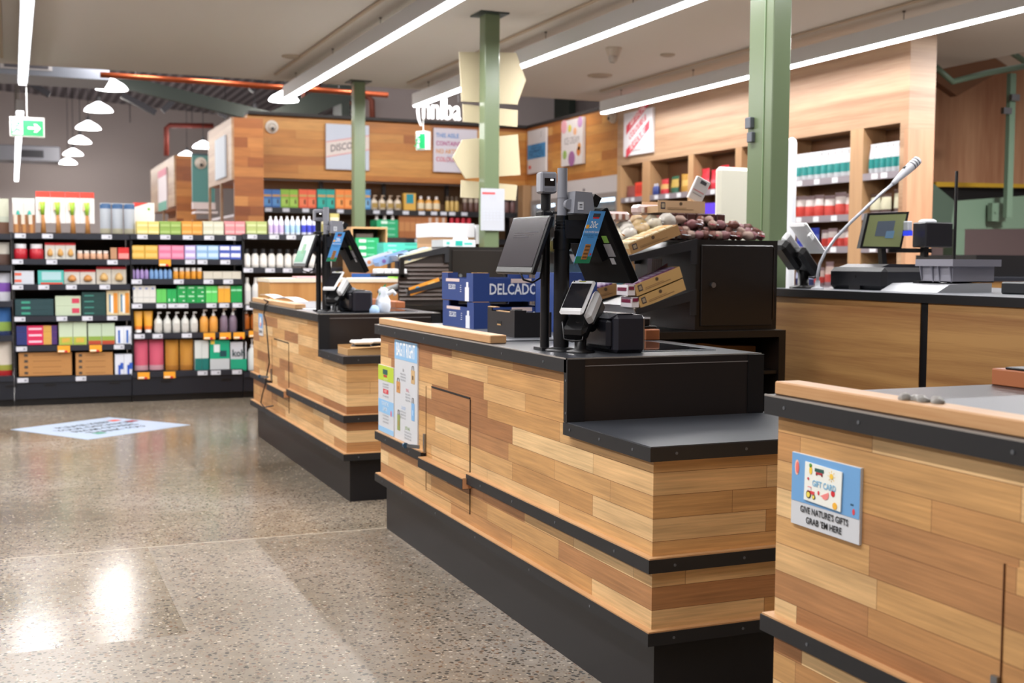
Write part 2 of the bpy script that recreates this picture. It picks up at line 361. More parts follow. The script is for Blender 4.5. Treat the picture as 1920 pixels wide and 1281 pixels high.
# dome camera, detectors
def camera_dome(name,loc,label,rz=0,wall=None):
    t=thing(name,loc,label,'camera'); W=M('#b9ada0',.45)
    if wall is None:
        MB().cyl((0,0,-.02),.075,.02,W,20).lathe((0,0,-.09),[(.05,0),(.062,.03),(.07,.07)],W,18).build('housing',t)
        b=MB(); b.x=Matrix.Translation((-.012,-.02,-.085))@Matrix.Rotation(.5,4,'X'); b.lathe((0,0,-.045),[(.03,0),(.043,.015),(.047,.04),(.04,.065)],M('#a89f98',.4),16).build('eye',t)
        b=MB(); b.x=Matrix.Translation((-.012,-.02,-.085))@Matrix.Rotation(.5,4,'X'); b.cyl((0,0,-.05),.026,.006,BLK2,14).build('lens',t)
    else:
        a='y' if wall=='Y' else 'x'
        MB().cyl((0,-.03 if a=='y' else 0,0) if a=='y' else (-.03,0,0),.085,.03,M('#cfc6bb',.45),20,a).build('housing',t)
        MB().lathe((0,-.03,-.01) if a=='y' else (-.03,0,-.01),[(.06,0),(.055,-.03),(.03,-.05)],M('#c9bfb2',.4),16,True,a).build('eye',t)
        MB().cyl((0,-.088,-.03) if a=='y' else (-.088,0,-.03),.022,.012,M('#2b2627',.3),12,a).build('lens',t)
    return t
camera_dome('security_camera',(5.09,9.85,CEIL),'white turret security camera with black lens on the ceiling')
camera_dome('security_camera',(at(509,238,Y=15.98).x,15.98,at(509,238,Y=15.98).z),'round white security camera on the back timber fascia left of the poster',wall='Y')
q=at(1152,218,X=6.86); camera_dome('security_camera',(6.86,q.y,q.z),'white security camera on the right timber fascia near the led end',wall='X')
for (px,py,r,lb) in ((548,105,.1,'flat round cream ceiling speaker beyond the second led row'),(1125,141,.13,'round white ceiling vent behind the turret camera'),(1252,102,.07,'small round ceiling disc right of the turret camera')):
    q=at(px,py,Z=CEIL); t=thing('ceiling_disc',(q.x,q.y,CEIL),lb,'ceiling fitting')
    MB().lathe((0,0,-.018),[(r*.8,0),(r,.008),(r,.018)],M('#a89a8a',.6),20).build('rim',t); MB().cyl((0,0,-.02),r*.7,.003,M('#998b7c',.7),20).build('grille',t)
# exit signs
def exit_sign(loc,w,h,d,label,rz=0,arrow=True):
    t=thing('exit_sign',loc,label,'sign',None,rz)
    MB().box(-w/2-.012,w/2+.012,-d/2,d/2,-h/2-.01,h/2+.03,M('#d6d6d0',.5)).build('case',t)
    G=M('#0f8f52',.4,0,.35); Wt=M('#e8f4ec',.4,0,.5)
    m=MB().box(-w/2,w/2,-d/2-.004,-d/2,-h/2,h/2,G); 
    m.box(-w/2+.012,-w/2+w*.36,-d/2-.006,-d/2-.004,-h/2+.01,h/2-.01,Wt); m.build('panel',t)
    m=MB(); cx=-w*.30; y=-d/2-.009
    m.cyl((cx+.01,y,h*.27),h*.09,.003,G,10,'y')
    for p,q,wd in (((cx,0,h*.17),(cx-.012,0,-h*.08),.022),((cx-.012,0,-h*.08),(cx+.025,0,-h*.18),.014),((cx+.025,0,-h*.18),(cx+.015,0,-h*.4),.012),((cx-.012,0,-h*.08),(cx-.03,0,-h*.28),.014),((cx-.03,0,-h*.28),(cx-.055,0,-h*.3),.012),((cx,0,h*.14),(cx+.038,0,h*.02),.01),((cx,0,h*.14),(cx-.04,0,h*.05),.01)):
        m.bar((p[0],y,p[2]),(q[0],y,q[2]),.003,wd,G)
    m.build('running_figure',t)
    if arrow: MB().bar((w*.02,y,0),(w*.28,y,0),.003,h*.14,Wt).prism([(w*.2,y-.0015,h*.26),(w*.29,y-.0015,h*.26),(w*.42,y-.0015,0),(w*.29,y-.0015,-h*.26),(w*.2,y-.0015,-h*.26),(w*.3,y-.0015,0)],(0,.003,0),Wt).build('arrow',t)
    MB().cyl((0,0,h/2+.03),.006,CEIL-loc[2]-h/2-.03,M('#d0d0cc',.5),6).build('hanger',t)
    return t
exit_sign((.165,13.07,2.56),.3,.155,.05,'lit green exit sign with running figure and white arrow, hanging at left')
exit_sign((4.34,13.07,2.61),.12,.17,.09,'small lit green exit sign turned sideways, hanging before the back fascia',rz=-.95,arrow=False)
# hanging letters
t=tag(MB().text('(nnlba',frontY(at(822,206,Y=14).x,14,at(822,206,Y=14).z),M('#ffffff',.4,0,1.3),.38,.62,.02,0).cyl((4.6,14,3.2),.004,1.75,M('#6a686a',.5),6).cyl((5.1,14,3.2),.004,1.7,M('#6a686a',.5),6).build('letter_sign'),'white glowing lower-case letters hanging above the back timber fascia','sign')
q=at(928,300,Y=14.2)
# ducts, pipes, roof steel beyond the ceiling edge
DUCT=M('#8b8f99',.4,.3)
t=thing('air_duct',(-.5,14.6,3.2),'grey sheet metal air duct with a slotted grille just beyond the ceiling edge, top left','duct')
MB().box(-2.5,1.55,-.3,.5,.06,.5,DUCT).build('body',t); MB().box(.42,.95,-.31,-.3,.12,.21,M('#c9c4c4',.5)).box(.46,.91,-.316,-.31,.135,.195,M('#5b585e',.5)).build('grille',t)
q=at(0,300,Y=25); t=thing('air_conditioner',(-.9,25,q.z),'grey box air conditioner with dark outlet hanging on the far left','air conditioner')
MB().bevel_box(-1,1.8,0,.7,0,.3,M('#8f919b',.45),.02).build('body',t); MB().box(1.0,1.5,-.01,0,.07,.21,M('#33333b',.5)).build('outlet',t)
COPPER=M('#a8512f',.35,.75)
tag(MB().tube([(.93,14,3.27),(2.0,14,3.265),(3.2,14,3.25),(4.2,14,3.24)],.032,COPPER,10).cyl((1.3,14,3.28),.006,1.75,M('#4a484a',.5),6).cyl((3.6,14,3.26),.006,1.6,M('#4a484a',.5),6).build('copper_pipe'),'thick copper pipe running level under the roof beyond the ceiling edge','pipe')
tag(MB().tube([(4.2,17.6,4.94),(4.2,17.6,3.78),(4.25,17.6,3.75),(4.95,17.6,3.72),(5.03,17.6,3.66),(5.05,17.6,3.1)],.045,M('#8a4a3a',.45,.4),10).tube([(4.0,17.6,4.95),(4.0,17.6,3.63),(4.05,17.6,3.6),(4.72,17.6,3.6),(4.8,17.6,3.52),(4.81,17.6,3.1)],.035,M('#8a4a3a',.45,.4),10).build('bent_pipe'),'pair of brown pipes bending down behind the back fascia','pipe')
P=[at(x,y,Y=24) for x,y in ((312,292),(312,240),(318,235),(400,236))]
tag(MB().tube([tuple(p) for p in P],.05,M('#8a3d33',.5,.3),10).build('bent_pipe'),'thin red pipe with a right-angle bend above the small timber tower','pipe')
def pxbar(name,a,b,Y,w,m,label,cat='beam',group='roof steelwork'):
    p=at(a[0],a[1],Y=Y);q=at(b[0],b[1],Y=Y)
    return tag(MB().bar(p,q,.12,w,m).build(name),label,cat,group)
DG=M('#1c261f',.6); DK=M('#2a2830',.5)
pxbar('roof_beam',(215,150),(505,222),17.0,.17,DG,'dark green roof beam sloping down right behind the pendant lamps')
pxbar('roof_beam',(655,165),(500,235),17.2,.3,DG,'dark green beam sloping up towards the unsigned green column')
pxbar('roof_beam',(640,170),(640,232),17.4,.5,DG,'short dark green upright behind the unsigned green column')
pxbar('roof_beam',(1055,180),(1055,226),18.0,.75,M('#2b332c',.6),'dark green upright against the mauve wall above the right fascia')
for i,(a,b) in enumerate((((55,155),(93,178)),((228,178),(292,212)),((305,208),(335,180)),((390,195),(425,220)),((345,150),(420,140)),((470,170),(490,150)))):
    pxbar('roof_brace',a,b,20,.09,DK,'dark diagonal roof brace, '+ORD[i]+' along the far hall')
for i,px in enumerate((244,360,)):
    tag(MB().cyl(at(px,230,Y=26),.008,2.6,DK,6).build('ceiling_wire'),'thin dark wire hanging in the far hall, '+ORD[i],'wire','ceiling wires')
gp=at(925,250,Y=15.2)
tag(MB().tube([(gp.x,15.2,0),gp],.035,M('#8c8c94',.4,.4),10).build('grey_post'),'slim grey pole standing behind the signed green column','pole')

# ------------------------------------------------------------ blank arrow boards and notice
def board(pts,label,Y=9.03,m=CREAM,name='arrow_board'):
    P=[at(x,y,Y=Y) for x,y in pts]
    c=sum(P,Vector())/len(P); t=thing(name,c,label,'sign','blank boards on the signed green column')
    MB().prism([tuple(p-c) for p in reversed(P)],(0,.012,0),m).build('panel',t)
    MB().box(-.05,.05,.012,.04,-.02,.02,M('#6a6a66',.5)).build('bracket',t)
board([(861,97),(968,99),(986,150),(970,196),(866,190)],'large blank cream arrow board pointing right, top of the green column')
board([(868,195),(971,207),(970,238),(869,228)],'narrow blank cream board between the two large arrows',9.05)
board([(849,296),(867,262),(971,252),(976,328),(873,335)],'large blank cream arrow board pointing left on the green column')
board([(865,338),(970,347),(967,376),(864,370)],'narrow blank cream board, lowest on the green column',9.05)
q=at(924,393,Y=8.84); t=thing('paper_notice',(q.x,8.845,q.z),'white paper notice with red heading taped to the green column','notice')
MB().box(-.1,.1,-.002,.0,-.165,.165,M('#b4b8c0',.7)).build('sheet',t)
m=MB().box(-.088,.02,-.004,-.002,.12,.135,M('#e04848',.6))
for k in range(3): m.text(['STORE NOTICE','lo ren sa ta','na li ve re'][k] if 0 else '- -- --- -- ----',frontY(-.0,-.0035,.1-.012*k),M('#8f939c',.7),.012,1)
for r_ in range(4):
    for c_ in range(6): m.box(-.08+c_*.029,-.062+c_*.029,-.0035,-.002,-.02-r_*.022,-.008-r_*.022,M('#b9bec8',.7))
m.build('print',t)
# second notice on the partition behind
# ------------------------------------------------------------ posters
def poster_y(x0,y0,x1,y1,label,Y=15.96):
    a=at(x0,y0,Y=Y);b=at(x1,y1,Y=Y); t=thing('wall_poster',((a.x+b.x)/2,Y,(a.z+b.z)/2),label,'poster')
    w=(b.x-a.x)/2;h=(a.z-b.z)/2; return t,w,h
t,w,h=poster_y(610,232,691,320,'grey-blue poster lettered DISCOVER, on the back fascia behind a column')
MB().box(-w,w,-.03,0,-h,h,M('#c3c9d6',.6)).build('panel',t)
m=MB().prism([(-w,-.032,-.14),(w,-.032,-.02),(w,-.032,.17),(-w,-.032,.06)],(0,.002,0),M('#d8ccc6',.6)).prism([(-w,-.033,.05),(w,-.033,.16),(w,-.033,.175),(-w,-.033,.065)],(0,.001,0),M('#d79a98',.6)).prism([(-w,-.033,-.15),(w,-.033,-.03),(w,-.033,-.015),(-w,-.033,-.135)],(0,.001,0),M('#d79a98',.6))
m.text('DISCOVER',frame((0,-.034,.012),(1,0,.19),(0,0,1)),M('#6c6468',.7),.13,.8,0,.002); m.build('print',t)
t,w,h=poster_y(812,240,893,325,'pale poster with coloured headline words, on the back fascia right side')
MB().box(-w,w,-.03,0,-h,h,M('#cfc9d2',.6)).build('panel',t)
m=MB()
for k,(s,c) in enumerate((('THIS AISLE','#4d86c4'),('CONTAINS','#a8327a'),('NO ARTIFICIAL','#d08a2c'),('COLOURS.','#c43a4a'))): m.text(s,frontY(-w*.9,-.0315,h*.66-k*.11),M(c,.7),.085,.85,0,.003,'LEFT')
for k in range(2): m.text('IT\'S A PROMISE' if k else 'SAY NO TO IT',frontY(0,-.0315,-h*.3-k*.07),M('#8d86a0',.7),.05,.8)
m.build('print',t)
def poster_x(x0,yt,x1,yb,label,X):
    a=at(x0,yt,X=X);b=at(x1,yt,X=X);c=at(x0,yb,X=X)
    t=thing('wall_poster',(X,(a.y+b.y)/2,(a.z+c.z)/2),label,'poster'); return t,(a.y-b.y)/2,(a.z-c.z)/2
t,w,h=poster_x(993,247,1027,327,'white poster with a broad blue band, nearest the corner of the right fascia',6.85)
MB().box(-.03,0,-w,w,-h,h,M('#cfc9c8',.6)).build('panel',t)
m=MB().box(-.032,-.03,-w,w,-h*.33,h*.34,M('#3f86b8',.6))
for k in range(2): m.text('FRESH' if k==0 else 'FROZEN',frontX(-.033,0,h*.13-k*h*.27),M('#27567c',.7),.15,.9)
m.text('/',frontX(-.031,-w*.5,h*.72),M('#444444',.7),.12).box(-.032,-.03,w*.6,w*.85,-h*.78,-h*.62,M('#cc4a40',.6)).build('print',t)
t,w,h=poster_x(1058,229,1098,313,'white poster with fruit dots and grey lettering ICE CREAM, right fascia',6.85)
MB().box(-.04,0,-w,w,-h,h,M('#cfc6c2',.6)).build('panel',t)
m=MB()
for (u,v,r,c) in ((-.75,.75,.09,'#d89aa0'),(-.2,.62,.05,'#c8b84a'),(.3,.45,.05,'#d8a078'),(.75,.8,.07,'#b78ab0'),(.7,-.25,.05,'#cc8a48'),(.65,-.45,.06,'#c87838'),(-.65,-.5,.06,'#8fa85a'),(.0,-.72,.1,'#96608c')):
    m.cyl((-.043,-u*w,v*h),r,.003,M(c,.6),12,'x')
m.text('ICE CREAM',frontX(-.0415,0,.02),M('#888080',.7),.13,.7).build('print',t)
t,w,h=poster_x(1174,214,1228,294,'white poster with slanting red lettering on the pale timber wall',6.8)
MB().box(-.03,0,-w,w,-h,h,M('#d6d2d4',.6)).build('panel',t)
m=MB()
for k,s in enumerate(('ARTIFICIAL','COLOURS &','FLAVOURS')): 
    z=.2-k*.14
    if k!=1: m.prism([(-.0325,w*.8,z-.2),(-.0325,-w*.8,z+.1),(-.0325,-w*.8,z+.2),(-.0325,w*.8,z-.1)],(.002,0,0),M('#cc4452',.6))
    m.text(s,frame((-.034,0,z),(0,-1,.5),(0,0,1)),M('#cc4452' if k==1 else '#f0dcdc',.7),.11,.75,0,.002)
m.text('The honest list',frontX(-.031,0,-h*.78),M('#6a6a6a',.7),.06).build('print',t)
# ------------------------------------------------------------ timber towers at the left back
def tower(name,X,Yn,Yf,W,z1,zopen,label,poster=None):
    t=thing(name,(X,Yn,0),label,'display tower'); D=Yf-Yn
    MB().box(0,W,0,D,zopen,z1,REDWOOD).box(0,W,0,.04,0,zopen,REDWOOD).box(W-.04,W,.04,D,0,zopen,REDWOOD).build('body',t)
    MB().box(-.03,-.001,-.0,D,zopen,z1,LIGHTW).box(-.03,-.001,D*.45,D*.45+.05,0,zopen,LIGHTW).box(-.03,-.001,D-.05,D,0,zopen,LIGHTW).build('side_cladding',t)
    MB().box(0,W-.05,.05,D,zopen-.45,zopen-.42,M('#d8cfd2',.5)).box(0,W-.05,.05,D,zopen-.85,zopen-.82,M('#d8cfd2',.5)).build('shelf',t)
    if poster: poster(t,D)
    return t
def post_a(t,D):
    MB().box(-.05,-.031,D*.2,D*.62,2.3,2.82,M('#c3cbd6',.6)).build('side_poster',t)
tower('timber_tower',2.54,15.0,16.9,.36,3.0,2.24,'tall timber tower with side poster, joining the left end of the back fascia',post_a)
def post_b(t,D):
    MB().box(-.05,-.031,D*.25,D*.6,2.1,2.8,M('#d8ccd0',.6)).box(-.052,-.05,D*.25,D*.6,2.68,2.8,M('#c86a80',.6)).box(-.052,-.05,D*.25,D*.6,2.1,2.25,M('#5a9a86',.6)).build('side_poster',t)
tower('timber_tower',2.46,20.0,23.5,.31,2.93,2.12,'smaller timber tower left of the teal panel, with side poster',post_b)
a=at(360,291,Y=18);b=at(403,380,Y=18); t=thing('teal_partition',((a.x+b.x)/2,18,0),'tall flat teal partition between the two timber towers','partition')
w=(b.x-a.x)/2; MB().box(-w,w,0,.06,b.z,a.z,M('#4f8683',.5)).build('face',t); MB().box(-w,w,.0,.1,a.z,a.z+.03,M('#2f4550',.5)).box(-w,w,-.02,.08,0,b.z-.25,M('#a0683a',.6)).build('frame',t)
MB().box(-w,w,-.05,.1,b.z-.1,b.z-.002,M('#cfc2c0',.5)).box(-w,w,-.25,.1,b.z-.17,b.z-.14,M('#e6dcdc',.5)).build('ledge',t)
q=at(376,306,Y=18); camera_dome('security_camera',(q.x,18,q.z),'round cream security camera on the teal panel',wall='Y')
# ============================================================ shelves and goods
def mk_box(w,d,h,c,bands=(),pr=None):
    o=MB().box(0,w,0,d,0,h,M(c,.5)).build('product_box')
    if bands or pr:
        m=MB()
        for (a,b,cc,*u) in bands:
            u0,u1=(u+[.04,.96])[:2] if len(u)<2 else u[:2]
            m.box(w*u0,w*u1,-.0015,0,h*a,h*b,M(cc,.5))
        if pr: m.text(pr[0],frontY(w*.5,-.003,h*pr[3]),M(pr[1],.6),pr[2],.85,0,.003)
        m.build('print',o)
    return o
def mk_bottle(w,d,h,c,cap='#e8e8e8',band=None,neck=.62,capr=.35):
    r=w*.46; o=MB().lathe((w/2,d*.4,0),[(r*.9,0),(r,h*.03),(r,h*neck),(r*.75,h*(neck+.1)),(r*.4,h*(neck+.17))],M(c,.35),12).build('product_bottle')
    MB().cyl((w/2,d*.4,h*(neck+.17)),r*capr/.35*.42,h*(1-neck-.17),M(cap,.4),10).build('cap',o)
    if band: MB().lathe((w/2,d*.4,0),[(r*1.01,h*.12),(r*1.02,h*.14),(r*1.02,h*.5),(r*1.01,h*.52)],M(band,.5),12).build('label_band',o)
    return o
def mk_jar(w,d,h,c,cap='#e8e8e8'):
    r=w*.46; o=MB().lathe((w/2,d*.4,0),[(r*.92,0),(r,h*.05),(r,h*.62),(r*.8,h*.7)],M(c,.35),12).build('product_jar')
    MB().cyl((w/2,d*.4,h*.7),r*.86,h*.3,M(cap,.4),12).build('lid',o); return o
def mk_pump(w,d,h,c,cap='#e8e8e8',band=None):
    r=w*.46; o=MB().lathe((w/2,d*.4,0),[(r*.9,0),(r,h*.03),(r,h*.55),(r*.7,h*.68),(r*.35,h*.72)],M(c,.3),12).build('pump_bottle')
    m=MB().cyl((w/2,d*.4,h*.72),r*.38,h*.1,M(cap,.4),8).cyl((w/2,d*.4,h*.82),r*.14,h*.14,M(cap,.4),6).box(w*.42,w*.85,d*.3,d*.5,h*.93,h,M(cap,.4)); m.build('pump',o)
    if band: MB().box(w*.15,w*.85,d*.4-r*1.02,d*.4-r*.9,h*.12,h*.45,M(band,.5)).build('label_patch',o)
    return o
def mk_pouch(w,d,h,c,bands=(),top=None,name='product_pouch'):
    nx,nz=6,7; m=MB(); v=[];f=[]
    for s in (-1,1):
        for j in range(nz):
            for i in range(nx):
                u=i/(nx-1);t=j/(nz-1); b=(math.sin(math.pi*u)**.6 if 0<u<1 else 0)*(1-.85*t**3)*(1 if t>0 else .8)
                v.append((w*(.03+.94*u),d*.45+s*d*.45*b,h*t))
    def id(s,j,i): return (0 if s<0 else nx*nz)+j*nx+i
    ms={}
    for j in range(nz-1):
        t=(j+.5)/(nz-1); cc=c
        for (a,b,q,*_) in bands:
            if a<=t<b: cc=q
        for i in range(nx-1):
            ms.setdefault(cc,[]).append((id(-1,j,i),id(-1,j,i+1),id(-1,j+1,i+1),id(-1,j+1,i)))
            ms.setdefault(cc,[]).append((id(1,j,i+1),id(1,j,i),id(1,j+1,i),id(1,j+1,i+1)))
    m.v=[Vector(p) for p in v]
    for cc,fs in ms.items():
        k=m.mat(M(cc,.25,0,0,0,1.0))
        for q in fs: m.f.append(list(q)); m.mi.append(k); m.sm.append(True)
    m.box(w*.03,w*.97,d*.42,d*.48,h*.97,h*1.02,M(top or c,.4))
    return m.build(name)
def mk_tube(w,d,h,c,c2,cap='#f2f2f2'):
    m=MB(); n=10; v=[];f=[]
    for (rx,ry,z) in ((.36,.36,.14),(.42,.36,.3),(.46,.26,.7),(.5,.04,1)):
        for i in range(n): a=2*math.pi*i/n; v.append((w*(.5+rx*math.cos(a)),d*.4+w*ry*math.sin(a),h*z))
    for k in range(3):
        for i in range(n): j=(i+1)%n; f.append((k*n+i,k*n+j,(k+1)*n+j,(k+1)*n+i))
    m.add(v,f[:n],M(c2,.4),True); m.add(v,f[n:],M(c,.4),True); o=m.build('cream_tube')
    MB().cyl((w/2,d*.4,0),w*.33,h*.15,M(cap,.4),12).build('cap',o); return o
def mk_card(w,d,h,top,body,thing_c,handle=None):
    """hanging card pack: coloured header, pale body and the article in front of it"""
    o=MB().box(0,w,d*.5,d*.5+.004,h*.25 if handle else 0,h*.86,M(body,.5)).box(0,w,d*.5,d*.5+.004,h*.86,h,M(top,.5)).build('card_pack')
    m=MB()
    if handle:
        m.tube([(w*.5,d*.35,0),(w*.5,d*.35,h*.25),(w*.46,d*.35,h*.45)],[w*.2,w*.15,w*.1],M('#b07a42',.5),8).tube([(w*.46,d*.35,h*.45),(w*.44,d*.32,h*.75)],[w*.12,w*.22],M('#9cc43a',.4),8).bevel_box(w*.16,w*.36,d*.2,d*.45,h*.55,h*.74,M('#e6c8ac',.5),.004)
    else: m.lathe((w*.5,d*.4,h*.2),[(w*.2,0),(w*.3,h*.1),(w*.24,h*.3),(w*.08,h*.45)],M(thing_c,.4),10)
    m.build('article',o); return o
KIND={'box':mk_box,'bottle':mk_bottle,'jar':mk_jar,'pump':mk_pump,'pouch':mk_pouch,'tube':mk_tube,'card':mk_card}
NAMES={'box':'carton','bottle':'bottle','jar':'jar','pump':'pump bottle','pouch':'pouch','tube':'tube','card':'card pack'}
def place(proto,first,loc,rz,label,grp,cat,name):
    if first: proto.location=loc; proto.rotation_euler=(0,0,rz); o=proto
    else: o=copy_tree(proto,loc); o.rotation_euler=(0,0,rz)
    o.name=name; tag(o,label,cat,grp); return o
def row(z,face,plane,u0,u1,n,h,kind,args,desc,where,stack=1,d=.09,gap=.97,name=None,cat=None,jit=0,kw={}):
    """n goods between u0 and u1 along a shelf, front at plane; face 'Y' looks to -Y, 'X' to -X"""
    W=(u1-u0)/n; w=abs(W)*gap; hh=h/stack
    pr=KIND[kind](w,d,hh*.985,*args,**kw); first=True; nm=name or pr.name.split('.')[0]; cat=cat or NAMES[kind]
    grp=desc+'s, '+where
    for s in range(stack):
        for k in range(n):
            lv='' if stack==1 else ({2:['lower ','upper '],3:['bottom ','middle ','top '],4:['bottom ','second-layer ','third-layer ','top ']}[stack][s])
            pos='' if n==1 else ORD[k]+' '
            lb=desc+(', '+lv+pos).rstrip()+(' ' if (lv or pos) else ', ')+where
            j=random.uniform(-jit,jit)
            if face=='Y': loc=(u0+W*k+abs(W)*(1-gap)/2,plane+abs(j),z+hh*s); rz=0
            else: loc=(plane+abs(j),u0+W*k+(-1 if W<0 else 1)*abs(W)*(1-gap)/2,z+hh*s); rz=-math.pi/2
            if face=='X' and W>0: loc=(loc[0],loc[1]+w,loc[2])
            o=place(pr,first,loc,rz,lb,grp if n*stack>1 else None,cat,nm); first=False
            if jit: o.scale=(1,1,random.uniform(.82,1.1)); o.rotation_euler[2]+=random.uniform(-.12,.12)
# ---- long shelving run
GY=10.95
def gx(px,y=500): return at(px,y,Y=GY).x
def gz(y,px=200): return at(px,y,Y=GY).z
def bay(px0,px1,ys,tags,label,name='shelf_bay',top=True):
    x0,x1=gx(px0),gx(px1); t=thing(name,(x0,GY,0),label,'shelf bay','bays of the long shelving run'); w=x1-x0-.002
    MB().box(0,w,.42,.46,0,gz(438)+.01,M('#3c2b1c',.6)).build('back_panel',t)
    MB().box(0,.02,.02,.42,.2,gz(440)-.02,BLK2).build('upright',t)
    MB().box(0,w,.03,.46,.0,.06,BLK2).box(0,w,.0,.46,.06,.225,M('#191c25',.35)).build('kick_base',t)
    m=MB()
    for u in (.25,.8): m.box(w*u,w*u+.09,-.004,0,.165,.185,BLK2)
    m.build('pull_slots',t)
    for k,(yy,tg) in enumerate(zip(ys,tags)):
        z=gz(yy,(px0+px1)/2)
        s=MB().box(0,w,.0,.42,z-.018,z,SHELFM).box(0,w,-.012,.0,z-.048,z-.002,M('#20232d',.4)).build('shelf',t)
        for (p,c) in tg:
            xx=gx(p)-x0; m=MB()
            if c=='w': m.box(xx,xx+.085,-.016,-.0125,z-.044,z-.006,TAGM).box(xx+.055,xx+.075,-.0168,-.016,z-.034,z-.018,M('#8a8c98',.6))
            else: m.box(xx,xx+.1,-.017,-.0125,z-.062,z-.004,YTAG).box(xx+.005,xx+.055,-.0178,-.017,z-.058,z-.044,M('#f4e8d0',.6)).box(xx+.055,xx+.08,-.0178,-.017,z-.062,z-.046,RED)
            m.build('price_tag',s)
    return t
W_=lambda *a:[(p,'w') for p in a]
bay(-60,22.1,(438,497,565,630,706),([],[],[],[],[]),'black shelving bay cut off by the left edge of the view')
bay(22,244,(438,486,533,592,647,705),(W_(29,80,191),W_(19+4,87,201),W_(22,71,123,186),W_(25,104,152,199),[(105,'y'),(165,'y')]+W_(27,211),W_(28,138)),'black shelving bay holding brushes, pet toys and kraft cartons')
bay(245,454,(440,486,523,568,624,695),(W_(258,301,343,383,424),[(298,'y')]+W_(347,370,413),W_(246,325,381,418),W_(246,292,314,333,386,410,435),W_(250,284,339)+[(380,'y'),(410,'y'),(436,'y')],[(255,'y'),(304,'y')]+W_(368,393,433)),'black shelving bay holding stacked pastel cartons and pump bottles')
bay(455,655,(440,502,571,618,695),(W_(464,505,537,575),W_(456,497,530,568),W_(460,),[(465,'y')],[]),'black shelving bay with white bottles, partly behind the farthest counter')
def g(shelf_y,px0,px1,n,ytop,kind,args,desc,where,stack=1,**k):
    z=gz(shelf_y,(px0+px1)/2); h=gz(ytop,(px0+px1)/2)-z
    row(z,'Y',GY+.02,gx(px0),gx(px1),n,h,kind,args,desc,where,stack,**k)
T='on the top shelf, left bay'
g(438,-12,20,1,372,'pouch',('#c9cbb6',[(.0,.3,'#6a4a38'),(.3,.5,'#b9bfae')]),'clear bag of nuts at the left edge','top shelf')
g(438,25,68,2,370,'card',('#d8e2dc','#d9d4cf','#1f9c8c'),'white card pack with teal brush',T)
g(438,69,180,4,358,'card',('#e8493a','#e9e8e6','#9cc43a',True),'red-topped card with green wooden-handled brush',T)
g(438,26,68,3,402,'box',('#8a5a34',[(.5,1,'#d8c8b8',.1,.6),(.0,.5,'#b07a42',.3,.7)]),'small wooden brush pack',T,d=.04)
g(438,189,256,3,381,'pouch',('#b9c0c8',[(.8,1.1,'#3a6290'),(0,.2,'#b8b49c')]),'silver blue-topped bottle brush pack',T)
z=gz(412); t=thing('lemon_sign',(gx(256),GY+.25,gz(438)),'white tilted shelf card with red corner and green dot, behind the yellow cartons','shelf card')
h=gz(376)-gz(438); MB().box(0,gx(297)-gx(256),0,.006,0,h,M('#e6dfdc',.5)).build('card',t); MB().prism([(0,-.002,h),(0,-.002,h*.84),(.13,-.002,h)],(0,.002,0),M('#d8433a',.5)).cyl((.135,-.003,h*.8),.012,.003,M('#6aa83a',.5),10,'y').build('print',t)
T='top shelf, right bay'
for a,b,c,c2,ds in ((258,300,'#e0cf7a','#ece0a4','yellow'),(301,341,'#8fae55','#aac276','green'),(342,381,'#dc9a3f','#e8b268','orange'),(382,421,'#cdcdb6','#dcdcca','cream'),(423,461,'#dc8c90','#e8b0b0','pink'),(463,502,'#aebb74','#c6d09a','lime')):
    g(440,a,b,2,415,'box',(c,[(.25,.55,c2,.05,.95)]),ds+' cracker carton',T,2,d=.14)
T='on the top shelf behind terminal'
for a,b,c,c2,ds in ((505,535,'#e6e0f0','#c8b4e0','lilac'),(536,566,'#dfe9f4','#a8cbe8','pale blue'),(567,598,'#dde0f2','#3a45c0','royal blue')):
    g(440,a,b,3,405,'bottle',(c,'#f2f2f4',c2),ds+' banded white bottle',T,kw=dict(neck=.7))
g(440,602,640,2,400,'pouch',('#b9b06a',[(.5,.8,'#d8d2b0')]),'olive pouch',T)
T='second shelf, left bay'
g(486,24,84,2,457,'jar',('#b01c2c','#d8d8dc'),'red round pet toy pack',T,name='pet_toy_pack',cat='pet toy')
g(486,85,143,3,455,'card',('#d8202a','#e4e2da','#d9a860'),'red-topped card pack with beige chews',T)
g(486,145,206,5,470,'jar',('#d8a888','#e6ddd6'),'small cream tub',T)
g(486,208,220,1,464,'box',('#b88a68',),'small brown pack',T)
g(486,222,243,1,464,'box',('#cf2a2a',[(.05,.5,'#e0908a')]),'small red carton',T)
T='second shelf, right bay'
for a,b,n,c,c2,ds in ((247,297,2,'#dbac45','#e6c068','mustard'),(298,346,2,'#e07a9c','#ea9ab4','rose pink'),(347,368,1,'#b6a4da','#dcd8ee','lilac'),(369,411,2,'#90b8de','#c4dcf0','sky blue'),(412,453,2,'#3c55b0','#dfe2f2','royal blue')):
    g(486,a,b,n,460,'box',(c,[(.3,.85,c2,.06,.94)]),ds+' tissue carton',T,2,d=.14)
g(502,457,625,11,467,'bottle',('#dcd9d2','#17181c','#e8e6e2'),'white supplement bottle with black cap','second shelf near terminal',kw=dict(neck=.6,capr=.5))
T='third shelf, left bay'
g(533,20,64,1,508,'box',('#c9cfd8',[(.3,.7,'#e0654a',.15,.45)]),'white and red carton',T,2,d=.14)
g(533,70,120,1,507,'box',('#4fb6ac',[(.0,.12,'#d84a34',.1,.95),(.3,.9,'#a9ccd2',.15,.9)]),'teal book-shaped carton',T)
g(533,120,180,2,506,'card',('#c81c24','#e2ded6','#c88a4a'),'red-topped card with round treat',T)
g(533,181,238,2,500,'card',('#c01c28','#ddd6c8','#d8b070'),'dark red-topped card with bone chews',T)
T='third shelf, right bay'
